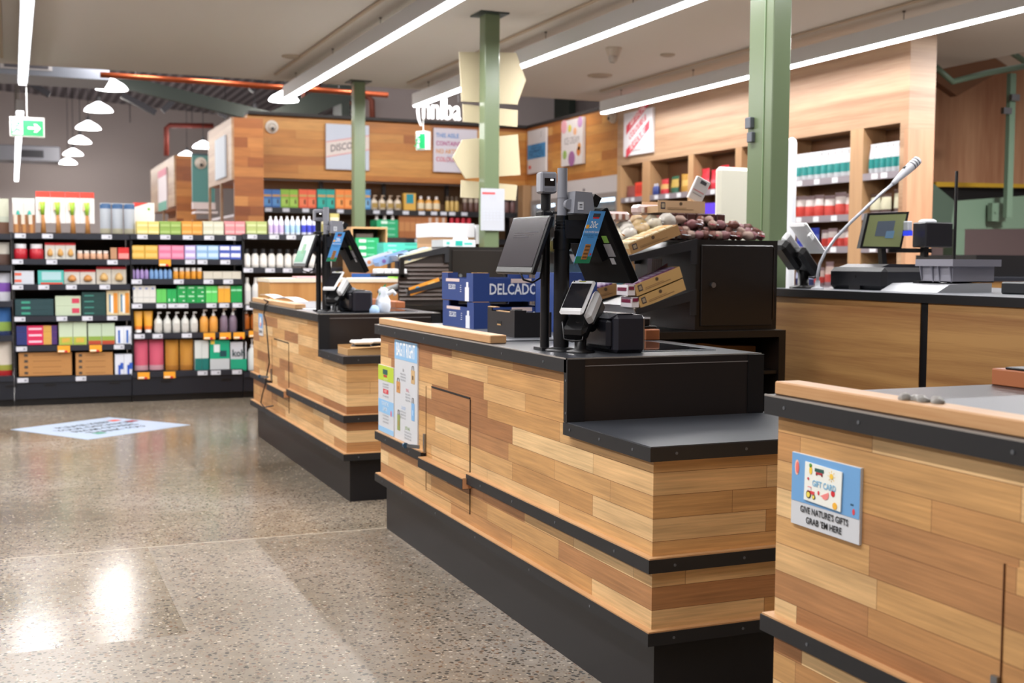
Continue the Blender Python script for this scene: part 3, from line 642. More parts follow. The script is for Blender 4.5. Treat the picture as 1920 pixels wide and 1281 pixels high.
g(523,246,280,4,500,'bottle',('#ab94cc','#18181c'),'small lilac bottle',T); g(523,281,324,5,500,'bottle',('#84aee0','#18181c'),'small blue bottle',T)
g(523,325,381,5,502,'jar',('#e29a30','#e8e6e2'),'orange jar with white lid',T)
g(523,382,453,4,509,'box',('#cfc9ba',),'low cream carton',T,d=.12)
g(571,457,505,3,520,'bottle',('#dad8d4','#e2e0dc','#cfcfcf'),'tall white bottle','third shelf near the farthest counter')
T='fourth shelf, left bay'
g(592,22,100,1,561,'box',('#1f3f44',[(.2,.6,'#3a9a80',.2,.42)]),'dark teal flat carton',T,3,d=.14)
g(592,102,151,1,555,'box',('#bccbb0',[(.25,.75,'#c8405a',.65,.95)]),'pale green berry carton',T,2,d=.14)
g(592,152,198,1,548,'box',('#163c3a',[(.3,.5,'#3f8a7c',.1,.5)]),'dark green flat carton',T,4,d=.14)
g(592,199,243,2,544,'box',('#d9c8a0',[(.1,.9,'#d88a2c',.6,.95),(.15,.85,'#4a7a9a',.2,.35),(.1,.8,'#e8ecf0',.35,.55)]),'beige and orange carton',T)
T='fourth shelf, right bay'
g(568,245,292,4,536,'box',('#d9d8d2',[(.8,.9,'#7a8ac0',.3,.7),(.3,.33,'#a8a8a8')]),'tall white carton',T)
g(568,293,312,2,542,'box',('#5ec25a',),'light green carton',T); g(568,313,331,2,542,'box',('#1fa653',[(.1,.3,'#bfe8c8',.3,.6)]),'mid green carton',T)
g(568,332,385,3,536,'box',('#0f9a48',[(.7,.85,'#b8e4c4',.2,.8),(.2,.3,'#e8f8ec',.6,.8)]),'bright green carton',T,2,d=.1)
g(568,386,408,2,536,'box',('#58cc60',[(.6,.7,'#a8ecac')]),'lime green tea carton',T); g(568,409,432,2,536,'box',('#e8a832',[(.85,1,'#d8c8a8')]),'amber tea carton',T); g(568,433,454,2,536,'box',('#0c9848',[(.7,.8,'#98dcb0')]),'emerald tea carton',T)
T='fifth shelf, left bay'
g(647,27,106,1,611,'box',('#d8285a',[(.0,1,'#25306e',0,.26),(.0,1,'#cfa04a',.66,.86),(0,1,'#4a2a6a',.86,1),(.35,.65,'#f0c8d8',.3,.62)]),'navy, pink and gold carton',T,3,d=.14)
g(647,108,161,2,603,'box',('#c4d4b8',[(.0,.35,'#a8b84a',.02,.98),(.1,.3,'#e0a848',.2,.8)]),'pale green snack carton',T)
g(647,163,214,2,606,'box',('#bccfb4',[(.0,.2,'#b8482c',.02,.98),(.2,.4,'#8aa848',.02,.98)]),'pale green carton with red base',T)
g(647,215,246,2,612,'box',('#dfe4ee',[(.1,.8,'#2a62b8',.3,.55)]),'white and blue milk carton',T)
T='fifth shelf, right bay'
g(624,249,287,2,583,'tube',('#e0a02a','#e07a2a'),'yellow orange cream tube',T)
g(624,288,372,5,585,'pump',('#d6d6d0','#dedede'),'white pump bottle',T,d=.08,kw=dict(band='#c4c2bc'))
g(624,374,410,2,580,'pump',('#e2a04a','#ececec'),'amber pump bottle',T); g(624,412,446,2,578,'pump',('#7c6c7c','#f0f0f0'),'mauve pump bottle',T); g(618,456,484,2,576,'pump',('#a85a1c','#f0f0f0'),'brown pump bottle','shelf beside the farthest counter')
T='lowest shelf, left bay'
g(705,30,133,1,661,'box',('#b8834a',[(.3,.75,'#4a4038',.1,.17),(.45,.55,'#8f6436',.26,.8)]),'long flat kraft carton',T,4,d=.2)
g(705,138,210,1,661,'box',('#b8854e',[(.3,.75,'#4a4038',.08,.17),(.45,.55,'#8f6436',.26,.8)]),'short flat kraft carton',T,4,d=.2)
g(705,213,247,2,664,'box',('#dde2ee',[(.05,.5,'#2a55b8',.35,.6),(.3,.6,'#2a55b8',.6,.95)]),'white and blue tall milk carton',T)
T='lowest shelf, right bay'
g(695,248,307,2,638,'pouch',('#e0607c',[(.0,.14,'#d8a8b4'),(.14,.24,'#e8d0d8')]),'pink refill pouch with white spout',T)
g(695,308,363,2,638,'pouch',('#cf9236',[(.0,.12,'#b87a2c'),(.14,.24,'#e0c49a')]),'amber refill pouch',T)
g(695,364,390,2,638,'box',('#d4dad8',[(.0,.4,'#13726c',0,1)]),'white and teal tall carton',T)
g(695,392,430,1,637,'box',('#10a67e',[(.0,.38,'#c2c8cc',0,1),(.6,.85,'#e8eef0',.2,.5),(.45,.65,'#154a50',.5,.85),(.86,.98,'#e8c84a',.04,.24)]),'large green carton picturing a bottle',T)
g(695,431,462,1,641,'box',('#c9ccd4',[(.0,.4,'#18a07c',0,1)],('koh','#1c3a3c',.09,.6)),'white and green carton lettered koh',T)
g(695,464,500,2,635,'pump',('#dfe4e2','#f0f0f0'),'white spray bottle with green foot',T)
for (y,a,ytop,k,ar,ds) in ((497,-14,455,'pouch',('#c8c4b8',[(0,.5,'#5a4238')]),'small nut bag'),(565,-14,512,'pouch',('#cfd0da',[(.35,.6,'#7a4aa8')]),'white and violet pouch'),(630,-16,577,'pouch',('#2f62a0',[(0,.2,'#1c3060'),(.2,.5,'#8aa84a')]),'blue and green snack bag'),(706,-18,642,'pouch',('#d8cdc0',[(0,.12,'#b01c20'),(.12,.4,'#9a9c3a')]),'cream pet food bag')):
    g(y,a,20,1,ytop,k,ar,ds+' at the left edge',['','second','third','fourth','lowest'][{497:1,565:2,630:3,706:4}[y]]+' shelf')
# ---- shelving under the back fascia
BYP=15.98
t=thing('back_shelving',(2.9,BYP,0),'wide shelving with black shelf edges under the back timber fascia','shelving')
MB().box(0,3.83,.45,.5,0,2.344,M('#5c3f1e',.6)).build('back_panel',t)
for i,px in enumerate((605,723,842,957)): q=at(px,350,Y=16.3); MB().box(q.x-2.9-.025,q.x-2.9+.025,.4,.45,0,2.344,BLK2).build('upright',t)
for z,ps in ((1.96,(497,530,567,632,700,725,755,785,808,826,842,865)),(1.575,(718,748,778,802)),(1.17,())):
    s=MB().box(0,3.83,.02,.45,z-.02,z,SHELFM).box(0,3.83,.0,.02,z-.075,z-.001,M('#15151a',.4)).build('shelf',t)
    for p in ps:
        xx=at(p,400,Y=BYP).x-2.9; MB().box(xx,xx+.09,-.004,0,z-.06,z-.012,TAGM).build('price_tag',s)
def b(zs,px0,px1,n,ytop,kind,args,desc,where,stack=1,**k):
    x0=at(px0,380,Y=BYP+.03).x; x1=at(px1,380,Y=BYP+.03).x; h=at((px0+px1)/2,ytop,Y=BYP+.03).z-zs
    row(zs,'Y',BYP+.03,x0,x1,n,h,kind,args,desc,where,stack,**k)
T='on the back wall shelf'
for a,c,c2,c3,ds in ((493,'#3a6fb4','#5a94cc','#2a4c94','blue'),(526,'#8ab83c','#a8cc5a','#7aa03a','lime'),(560,'#e0603c','#e87a50','#e88a5a','coral'),(595,'#1c9a90','#2fae9c','#16706c','teal'),(629,'#e8843a','#f09a50','#e07030','orange'),(662,'#4a8ac0','#7ab0d8','#2a5c9c','sky blue')):
    b(1.96,a,a+33,2,355,'box',(c,[(.6,.72,'#c89a5a',.05,.95),(.1,.5,c2,.1,.9),(.2,.45,'#5a3a2a',.6,.8)]),ds+' pet treat box',T)
b(1.96,695,754,4,366,'pump',('#dccdb8','#c0a890','#a88a4a'),'cream bottle with wine red backing',T)
b(1.96,696,752,1,360,'box',('#7a1c34',),'wine red carton behind the cream bottles',T,d=.02) if 0 else None
b(1.96,757,780,1,362,'box',('#d8a848',[(.4,.95,'#1c8a98',.2,.8)]),'yellow box with teal bow',T)
b(1.96,783,827,3,368,'bottle',('#dca04a','#e4dcd8','#e0d0b0'),'amber and white bottle',T)
b(1.96,836,862,3,368,'jar',('#c9a860','#4a3a2a'),'gold jar',T); b(1.96,868,900,3,372,'jar',('#5a3c34','#b0a090'),'dark brown jar',T); b(1.96,935,968,3,370,'jar',('#6a4a48','#3a2a2a'),'plum jar',T)
b(1.575,700,745,3,400,'bottle',('#dcd4cc','#e8e4e0'),'white squat bottle',"on back wall's second shelf")
b(1.575,748,800,5,403,'box',('#a8683a',[(.3,.7,'#c08450')]),'tall brown carton',"on back wall's second shelf")
b(1.575,800,838,3,403,'box',('#b5713f',[(.4,.9,'#d0b8a8',.3,.7)]),'brown carton with pale patch',"on back wall's second shelf")
b(1.575,843,886,4,408,'jar',('#d8a83a','#c8283a'),'yellow jar with red lid',"on back wall's second shelf")
b(1.17,720,850,4,455,'box',('#3fb8a4',[(.3,.6,'#8ad8cc')]),'turquoise flat carton',"on back wall's third shelf",2)
# cube display with green cartons, green stack, boxes behind the far rack
t=thing('display_cube',(2.79,10.42,1.28),'small timber box shelf holding green cartons, right of the far terminal','display box')
MB().box(0,.33,0,.3,.26,.275,PALEW).box(0,.012,0,.3,-.03,.26,PALEW).box(.318,.33,0,.3,-.03,.26,PALEW).box(.012,.318,.28,.3,-.03,.26,M('#2a1c10',.7)).build('frame',t)
MB().box(.012,.318,.0,.28,-.03,.0,M('#30343c',.4)).box(.06,.12,-.003,0,-.028,-.002,TAGM).build('shelf',t)
t2_=thing('display_stand',(2.79,10.42,0),'timber stand carrying the small box shelf with green cartons','stand'); MB().box(0,.33,0,.3,0,1.249,PLYV).build('body',t2_); MB().box(.0,.33,-.004,.0,1.1,1.14,M('#2a62b0',.5)).build('blue_strip',t2_)
row(1.28,'Y',10.44,2.83,3.05,1,.18,'box',('#1da566',[(.3,.75,'#d8f0e4',.15,.45),(.4,.6,'#7accaa',.5,.8)]),'bright green tea carton','inside the timber box shelf',3,d=.18)
row(1.46,'Y',10.46,2.84,3.0,1,.035,'box',('#5a4a44',),'flat brown carton','topmost inside the timber box shelf',1,d=.15)
t=thing('low_cabinet',(1.86,9.4,0),'low oak-fronted cabinet with cream top behind the farthest counter','cabinet')
MB().box(0,1.35,0,.5,0,1.08,PLYV).build('front',t); MB().box(-.005,1.355,-.01,.5,1.08,1.11,M('#e2d8c4',.5)).build('top',t)
for k,(a,c,w,ds) in enumerate(((.22,'#d8a8ac',.24,'pink'),(.47,'#6f9ad0',.09,'blue'),(1.02,'#8ad04a',.06,'lime green'))):
    tag(MB().box(1.86+a,1.86+a+w,9.42,9.6,1.11,1.125+.03*(k==2),M(c,.5)).build('magazine'),'flat '+ds+' paper lying on the low oak-fronted cabinet','paper','papers on the low cabinet')
t=thing('green_stack_stand',(3.12,9.9,0),'white-topped timber shelf unit behind the far rack, turquoise cartons on it','shelf unit')
MB().box(0,.8,0,.4,0,1.27,PLYV).build('body',t); MB().box(-.0,.8,-.01,.4,1.27,1.29,M('#c8ccd4',.5)).build('top',t)
x0=at(718,450,Y=9.93).x; x1=at(800,450,Y=9.93).x
row(1.291,'Y',9.93,x0,x1,1,.12,'box',('#45c2b0',[(.2,.5,'#9ae0d4',.1,.3),(.5,.7,'#2a8a80',.5,.8)]),'long turquoise carton','on the shelf unit behind the far rack',3,d=.2)
row(1.56,'Y',15.0,at(706,430,Y=15).x,at(747,430,Y=15).x,1,at(720,412,Y=15).z-1.56,'box',('#23a870',[(.3,.8,'#d8f0e4',.2,.5),(.35,.6,'#80ccaa',.55,.85)]),'bright green carton','stacked before the back wall shelf',3,d=.3)
tag(MB().box(at(700,430,Y=15).x,at(760,430,Y=15).x,14.98,15.4,0,1.559,M('#3a3330',.6)).build('display_plinth'),'dark plinth under the bright green cartons before the back wall shelf','plinth')
# cardboard cartons on the far rack's locker
RKZ=1.352
t=thing('cardboard_box',(3.07,9.0,0),'large cardboard box with white wrap on top, behind the far locker','box')
za=at(812,418,Y=9.0).z; MB().box(0,.35,0,.4,0,za-.11,M('#bc9670',.7)).build('box',t); MB().box(-.01,.345,-.012,.4,za-.11,za,M('#e6e6ea',.5)).box(.36,.4,-.01,.3,za-.16,za-.01,M('#e0e0e2',.5)).build('white_wrap',t)
row(RKZ+.001,'Y',7.84,2.745,2.99,1,.05,'box',('#dfe6e8',[(.15,.85,'#1fb8a8',.38,.6),(.3,.7,'#58c8bc',.1,.2),(.3,.6,'#58c8bc',.65,.9)]),'white and turquoise carton','on top of the far locker',1,d=.25)
t=thing('white_paper_pile',(2.92,7.95,RKZ+.052),'crumpled white paper on the turquoise carton at the far locker','paper'); m=MB()
for k in range(5): m.lathe((k*.018-.04,.0,0),[(.02,0),(.018,.012+.006*(k%2)),(.004,.022+.008*(k%2))],M('#eceef2',.5),7)
m.build('paper',t)
# ---- snack shelving under the pale panel
XF=6.8
t=thing('snack_shelving',(XF,0,0),'pale timber snack shelving with deep compartments under the pale timber wall','shelving')
DIV=[(13.03,12.93),(12.40,12.22),(11.37,11.26),(10.45,10.34),(9.62,9.52),(8.637,8.464)]
for a,b_ in DIV: MB().box(-.0,.24,b_,a,0,2.419,POSTW).build('divider',t)
MB().box(.24,.255,8.0,12.93,0,2.414,M('#6a4426',.6)).build('back_panel',t)
bays=[(12.93,12.40),(12.22,11.37),(11.26,10.45),(10.34,9.62),(9.52,8.637),(8.464,8.0)]
for k,(a,b_) in enumerate(bays):
    for z in (2.03,1.69,1.41,1.05):
        s=MB().box(.02,.235,b_+.001,a-.001,z-.02,z,M('#4a4246',.4)).box(.0,.02,b_+.001,a-.001,z-.06,z-.001,M('#8a8288',.35,.2)).build('shelf',t)
        for j in range(2 if a-b_<.6 else 3):
            y=a-.12-j*(a-b_-.1)/3; MB().box(-.004,0,y-.08,y,z-.055,z-.008,M('#d2d2d6',.6)).build('price_tag',s)
def sx(z,bi,n,h,kind,args,desc,where,f0=0,f1=1,**k):
    a,b_=bays[bi]; u0=a-(a-b_)*f0-.01; u1=a-(a-b_)*f1+.01
    row(z,'X',XF+.03,u0,u1,n,h,kind,args,desc,where,**k)
BN=['far narrow snack bay','second snack bay','third snack bay','fourth snack bay','wide snack bay right of column','nearest snack bay']
TEAL=[(.0,.2,'#c8ccd0'),(.2,.42,'#1f8f8c'),(.42,1.1,'#e4e6ea')]
sx(2.03,4,9,.25,'pouch',('#e4e6ea',TEAL),'white pouch with teal flowers','top of '+BN[4]); sx(2.03,5,6,.25,'pouch',('#e4e6ea',TEAL),'white pouch with teal flowers','top of '+BN[5])
RB=[(.0,.45,'#c8382c'),(.45,.8,'#d8ccc8')]; RB2=[(.1,.45,'#a83028'),(.45,.8,'#c8b0a8')]
sx(1.69,4,6,.19,'pouch',('#8a7476',RB),'clear bag of red sweets','second shelf, '+BN[4],jit=.03); sx(1.69,5,3,.19,'pouch',('#5a4640',[(.1,.8,'#cfcbae')]),'brown bag with cream label','second shelf, '+BN[5],jit=.02)
sx(1.41,4,2,.20,'pouch',('#2638a8',[(.3,.6,'#6a78d0')]),'bright blue bag','third shelf, '+BN[4],0,.42,jit=.02); sx(1.41,4,4,.17,'pouch',('#8a7478',RB),'red and white bag','third shelf, '+BN[4],.42,1,jit=.03)
sx(1.41,5,2,.17,'pouch',('#8a5a90',),'violet bag','third shelf, '+BN[5]); sx(1.05,4,2,.2,'pouch',('#1c2858',[(.3,.6,'#b0b8d8')]),'navy bag','fourth shelf, '+BN[4],0,.35,jit=.02); sx(1.05,4,4,.2,'pouch',('#7a6468',RB2),'dark red and white bag','fourth shelf, '+BN[4],.35,1,jit=.03)
sx(1.05,5,1,.2,'pouch',('#1f8f60',),'green bag','fourth shelf, '+BN[5],0,.5); sx(1.05,5,1,.18,'pouch',('#c8b8a8',[(.2,.6,'#8a3a30')]),'beige and red bag','fourth shelf, '+BN[5],.5,1)
sx(2.03,0,1,.17,'box',('#d8402c',[(.2,.8,'#b83024',.1,.9)]),'bright red carton',BN[0],.55,1); sx(2.03,0,1,.14,'pouch',('#8a4a44',),'brown bag',BN[0],0,.5); sx(1.69,0,2,.14,'pouch',('#6a3a34',),'dark brown bag','second shelf, '+BN[0])
sx(2.03,1,1,.2,'pouch',('#c02a34',[(.4,.7,'#c89a5a')]),'red foil bag',BN[1],.15,.42,jit=.01); sx(2.03,1,1,.2,'pouch',('#1f5a40',[(.4,.8,'#b89a4a')]),'dark green foil bag',BN[1],.42,.68,jit=.01); sx(2.03,1,1,.2,'pouch',('#b88a3a',[(.3,.6,'#d0a85a')]),'gold foil bag',BN[1],.68,1)
sx(2.03,1,2,.13,'bottle',('#2a3a78','#c8ccd8'),'small navy bottle',BN[1],0,.16,d=.05)
sx(2.03,2,4,.22,'pouch',('#c81c30',[(.3,.5,'#e05a68')]),'crimson foil bag',BN[2],jit=.03); sx(1.69,2,2,.2,'box',('#5a3ad0',),'violet card box','second shelf, '+BN[2],.2,.5); sx(1.69,2,1,.2,'box',('#2fb82f',),'bright green card box','second shelf, '+BN[2],.5,.8)
sx(1.41,2,4,.22,'box',('#d8a0c0',[(0,1,'#8ac0d0',.4,1)]),'pastel card box','third shelf, '+BN[2]); sx(1.69,1,4,.17,'pouch',('#7a4a3c',),'brown snack bag','second shelf, '+BN[1]); sx(2.03,3,3,.2,'pouch',('#c8a0a0',),'rose snack bag',BN[3])
# ---- glass-fronted fridges under the right fascia
FR=M('#c3bcba',.4)
t=thing('glass_door_fridge',(6.86,13.06,0),'pale-framed glass door fridge lit inside, under the right timber fascia','fridge')
MB().box(0,.6,0,2.7,2.12,2.329,FR).cyl((-.012,1.0,2.19),.02,.012,M('#6a6264',.5),10,'x').build('header',t)
MB().box(.55,.6,0,2.7,0,2.12,M('#c8d4dc',.6)).box(0,.55,0,.03,0,2.12,FR).box(0,.55,2.67,2.7,0,2.12,FR).box(0,.55,.03,2.67,0,.12,FR).build('cabinet',t)
for k in range(3):
    y0=.03+k*.88
    d=MB().box(-.03,.0,y0,y0+.05,.12,2.12,M('#8a827e',.4)).box(-.03,0,y0+.83,y0+.88,.12,2.12,M('#8a827e',.4)).box(-.03,0,y0+.05,y0+.83,2.06,2.12,M('#8a827e',.4)).box(-.03,0,y0+.05,y0+.83,.12,.2,M('#8a827e',.4)).build('door',t)
    MB().box(-.02,-.014,y0+.05,y0+.83,.2,2.06,M('#eef4f8',.05,0,0,1.0,0,.5)).build('door_glass',d)
    MB().box(.05,.09,y0+.06,y0+.82,2.02,2.06,M('#e8f4ff',.4,0,3.0)).build('lamp',t)
    for z in (1.75,1.4,1.05,.7,.35): MB().box(.08,.54,y0+.02,y0+.86,z-.015,z,M('#5a6870',.4)).build('shelf',t)
def fr(z,k,n,h,kind,args,desc,f0=0,f1=1,**kk):
    y0=13.06+.05+k*.88+.02; row(z,'X',6.98,y0+.78-(.78*f0),y0+.78-.78*f1,n,h,kind,args,desc,'fridge door '+['one','two','three'][k]+' from the right',**kk)
for k in range(3):
    fr(1.75,k,5,.17,'jar',(['#8a9aa8','#a8b4bc','#7a8a94'][k],'#4a5a64'),'grey chilled tub'); fr(1.4,k,6,.2,'bottle',(['#d8c060','#c8d0d4','#b8a050'][k],'#e8e8e8'),'chilled bottle'); fr(1.05,k,4,.18,'box',(['#c8b48a','#6a8aa8','#b0b8bc'][k],),'chilled carton')
# ============================================================ checkout counters
CX0=1.552; CL=2.625
TOPM=M('#34363b',.3)
def counter(yn,label,far_rail=True):
    t=thing('checkout_counter',(CX0,yn,0),label,'checkout counter','checkout counters in a row'); L=CL
    MB().box(.045,.66,.045,L-.045,0,.222,M('#141317',.42)).build('plinth',t)
    m=MB().box(.023,.69,.023,.545,.222,.722,WOOD).box(.023,.69,.545,L-.023,.222,.916,WOOD); m.build('body',t)
    # thin ply ledge over each dark band
    MB().box(.003,.72,.003,L-.003,.2565,.2605,WOODEDGE).build('ply_ledge',t)
    MB().box(.003,.72,.003,1.405,.4565,.4605,WOODEDGE).box(.003,.05,1.935,L-.003,.4565,.4605,WOODEDGE).build('ply_ledge',t)
    MB().box(0,.72,0,L,.222,.2565,BAND).build('lower_band',t)
    MB().box(0,.72,0,1.4,.42,.4565,BAND).build('middle_band',t)
    MB().box(0,.03,1.94,L,.42,.4565,BAND).build('middle_band',t)
    MB().box(0,.71,.528,L,.914,.9545,BAND).build('top_band',t)
    m=MB().box(.0,.0045,.53,L,.9545,.9585,M('#8d8780',.4)).box(.0,.706,.53,.5325,.9545,.9585,M('#8d8780',.4)).box(.004,.706,.532,L-.004,.9545,.958,TOPM); m.build('counter_top',t)
    # low bag shelf at the near end, dark recessed panel above it
    MB().box(0,.80,0,.548,.722,.76,BAND).box(.003,.797,.003,.547,.76,.7625,M('#3b3e44',.3)).build('bag_shelf',t)
    MB().box(.056,.655,.5245,.5449,.7625,.9545,M('#231d1b',.3)).box(.056,.655,.5225,.5245,.932,.9345,M('#8a8482',.35)).build('end_panel',t)
    MB().box(.0,.06,.52,.5449,.7625,.9545,BLACK).build('corner_post',t)
    MB().box(.65,.71,.52,.5449,.7625,.9545,BLACK).build('corner_post',t)
    # hatch
    d=MB().box(.0205,.0235,1.415,1.925,.305,.42,WOOD).box(.0205,.0235,1.415,1.925,.4605,.735,WOOD); d=d.build('hatch',t)
    MB().box(.0195,.0233,1.4115,1.414,.3,.735,M('#2a1a10',.8)).build('gap',d)
    MB().box(.0195,.0233,1.93,1.9315,.3,.735,M('#6a4426',.8)).build('gap',d)
    MB().box(.0190,.0233,1.415,1.86,.7365,.7425,M('#1a100a',.8)).build('slot',d)
    b=MB().box(-.017,.02,1.395,1.925,.4,.4385,BAND).box(-.0155,.02,1.394,1.926,.4385,.4425,WOODEDGE).box(-.015,.02,1.3935,1.395,.402,.4385,M('#c98f62',.6)); b.build('hatch_band',d)
    h=MB().box(.012,.02,1.93,1.945,.455,.535,STEEL); h.bar((.0,1.955,.478),(-.045,1.992,.482),.012,.014,STEEL); h.cyl((-.05,1.985,.482),.012,.016,M('#1c4a66',.4),10,'y').build('latch',d)
    # screws
    S=M('#55585c',.4); m=MB()
    for z,ys,x in ((.239,(.35,.8,1.3,1.75,2.2,2.5),0),(.438,(.2,.6,.95,1.25,2.1,2.45),0),(.935,(.7,1.05,1.5,1.9,2.3,2.55),0),(.742,(.1,.3,.5),0)):
        for y in ys: m.cyl((-.0012,y,z),.0042,.0015,S,8,'x')
    for z in (.239,.438,.742):
        for x in (.08,.3,.52): m.cyl((x,-.0012,z),.0042,.0015,S,8,'y')
    for y in (.53,): m.cyl((-.0012,y,.79),.004,.0015,S,8,'x').cyl((-.0012,y,.89),.004,.0015,S,8,'x')
    sc=m.build('screws',t); sc['kind']='stuff'
    MB().bevel_box(.018,.083,1.208,L-.012,.958,.988,WOODEDGE,.003).build('front_rail',t)
    MB().bevel_box(.648,.71,1.205,L-.012,.958,.999,M('#a8633a',.55),.003).build('back_rail',t)
    # scanner window and belt
    s=MB().box(.34,.63,.685,1.14,.958,.9605,M('#7d828a',.25,.6)).box(.36,.61,.705,1.12,.9605,.9615,M('#191c20',.05)); s.build('scanner_plate',t)
    MB().box(.095,.63,1.3,L-.245,.958,.962,M('#5d6066',.45)).box(.095,.63,L-.245,L-.235,.958,.9615,BLK2).build('belt',t)
    return t
Y2,Y1,Y3=2.765,5.965,-.375
c2=counter(Y2,'long timber clad checkout counter in the middle, in sharp focus, blue crates on top')
c1=counter(Y1,'farthest timber checkout counter with a black cable trailing down its front')
c3=counter(Y3,'nearest timber checkout counter at the lower right, gift card sign on its side')
# ------------------------------------------------------------ signs on the counters
def side_sign(X,y0,y1,z0,z1,label,name='side_sign',col='#cdd0d4'):
    t=thing(name,(X,(y0+y1)/2,(z0+z1)/2),label,'sign'); w=(y1-y0)/2;h=(z1-z0)/2
    MB().box(-.006,0,-w,w,-h,h,M(col,.45)).build('panel',t); return t,w,h
def FX(u,v,d=-.0075): return frontX(d,-u,v)      # u to the right as read
t,w,h=side_sign(1.5745,1.934,2.164,.683,.840,'blue and white gift card sign GIVE NATURE\'S GIFTS GRAB \'EM HERE on the nearest counter')
m=MB().box(-.0068,-.0055,-w+.001,w-.001,-h*.34,h-.001,M('#6fa3d4',.45)); m.build('blue_field',t)
c=MB(); c.x=Matrix.Translation((-.009,.002,.022))@Matrix.Rotation(.03,4,'X'); c.box(-.0012,.0012,-.062,.062,-.0415,.0415,M('#eceee6',.45)).build('gift_card',t)
m=MB(); z0=.022
def disc(m,u,v,r,c,d=-.0112,sx=1): 
    n=12; m.prism([(d,-(u+r*sx*math.cos(2*math.pi*i/n)),v+r*math.sin(2*math.pi*i/n)) for i in range(n)],(.0006,0,0),M(c,.5))
def rect(m,u0,u1,v0,v1,c,d=-.0112): m.box(d,d+.0006,-u1,-u0,v0,v1,M(c,.5))
m.text('GIFT CARD',FX(.004,.0225,-.0112),M('#6fb0d6',.5),.0185,.85,0,.0003)
rect(m,-.028,.002,.049,.0565,'#2b5a52'); rect(m,-.024,-.002,.044,.0485,'#b8303a')
for u in (-.022,-.004): disc(m,u,.0435,.0025,'#8a2a30')
disc(m,-.042,.049,.009,'#f0c93c',sx=.55); disc(m,-.043,.0595,.0045,'#5f9a3c')
disc(m,.028,.047,.006,'#f2c84a'); 
for k in range(8): a=k*math.pi/4; m.bar((-.0109,-(.028+.0085*math.cos(a)),.047+.0085*math.sin(a)),(-.0109,-(.028+.012*math.cos(a)),.047+.012*math.sin(a)),.0006,.001,M('#f2c84a',.5))
rect(m,-.052,-.028,-.002,.005,'#d8404a'); rect(m,-.05,-.04,.005,.012,'#e8e8e8',-.0115); rect(m,-.051,-.039,.011,.0135,'#c8303a')
disc(m,-.048,-.004,.0085,'#3a2c2a'); disc(m,-.048,-.004,.006,'#f0d85a',-.0118); disc(m,-.030,-.0065,.0055,'#3a2c2a'); disc(m,-.030,-.0065,.0038,'#f0d85a',-.0118)
m.prism([(-.0112,-.0+.008,.0)]+[(-.0112,-(.008+.013*math.cos(a)),.006+.013*math.sin(a)*.9) for a in [math.radians(q) for q in (-150,-120,-90,-60,-30,0,30)]],(.0006,0,0),M('#ef8a86',.5))
disc(m,.034,.012,.0065,'#d23038'); disc(m,-.014,.005,.0045,'#d8404a',sx=.7); disc(m,-.05,.03,.003,'#c8303a'); disc(m,.041,-.0125,.0075,'#f2b63c')
m.build('card_picture',t)
m=MB(); disc(m,-.095,.047,.017,'#f1b9a4',-.0076,.45); disc(m,-.093,.047,.013,'#e8706a',-.0082,.4); disc(m,.097,-.014,.0065,'#e04048',-.0076,.6); rect(m,.087,.096,-.002,.0015,'#27506a',-.0076); m.build('fruit_marks',t)
m=MB()
for k,s in enumerate(("GIVE NATURE'S GIFTS","GRAB 'EM HERE")): m.text(s,FX(0,-.041-.0215*k),M('#15161a',.6),.0195,.86 if k==0 else .9,0,.00045)
m.build('lettering',t)
t,w,h=side_sign(1.5745,4.80,5.125,.4615,.903,'tall white and blue bag sign on the middle counter, right of the narrower sign')
MB().box(-.0068,-.0055,-w+.001,w-.001,h*.62,h-.001,M('#8fbfe6',.45)).build('blue_header',t)
m=MB().text('BAG IT RIGHT',FX(0,h*.81),M('#f4f8fb',.5),.085,.5,0,.002)
for k,(hd,c,ln) in enumerate((('10c','#444444','PAPER BAG MADE'),('SMALL','#d87a8a','REUSE IT OFTEN'),('COOLER','#9ab8e0','KEEPS FOOD COLD'),('JUTE BAG','#7aa04a','STRONG AND TOUGH'))):
    z=h*.42-k*.083; s=1 if k%2==0 else -1
    m.text(hd,FX(-s*.03,z),M(c,.6),.02,.8)
    for q in range(3): m.text(ln,FX(-s*.035,z-.018-q*.013),M('#80858c',.6),.0105,.9)
m.build('lettering',t)
m=MB()
def bag(u,v,w_,h_,c,c2): rect(m,u-w_/2,u+w_/2,v-h_/2,v+h_/2,c,-.0072); rect(m,u-w_*.15,u+w_*.15,v-h_*.2,v+h_*.1,c2,-.0078); m.tube([(-.0072,-(u-w_*.25),v+h_/2),(-.0072,-(u-w_*.2),v+h_*.8),(-.0072,-(u+w_*.2),v+h_*.8),(-.0072,-(u+w_*.25),v+h_/2)],.0012,M('#4a3a2a',.6),5)
bag(.105,.075,.05,.058,'#c9a878','#5a4630'); bag(-.105,.012,.055,.05,'#c89058','#a87040'); bag(.105,-.075,.042,.075,'#7fb0dc','#a8cdee'); bag(-.1,-.145,.04,.07,'#8f9a50','#a98a52')
m.build('bag_pictures',t)
t,w,h=side_sign(1.5745,5.14,5.383,.4615,.772,'narrow white sign with lime green top on the far end of the middle counter')
MB().box(-.0068,-.0055,-w+.001,w-.001,h*.55,h-.001,M('#b7cf3c',.45)).box(-.0068,-.0055,-w+.001,w-.001,-h*.42,-h*.02,M('#8fbfe6',.45)).box(-.0068,-.0055,-w+.001,w-.001,-h+.001,-h*.84,M('#8fbfe6',.45)).build('colour_fields',t)
m=MB(); rect(m,-.045,.03,.115,.138,'#2b5a52',-.0074); rect(m,-.035,.02,.103,.113,'#b8303a',-.0074); rect(m,-.04,.04,.028,.048,'#d23a44',-.0074); m.text('HELPS',FX(0,.038,-.0082),M('#f6e8e8',.6),.018,.8)
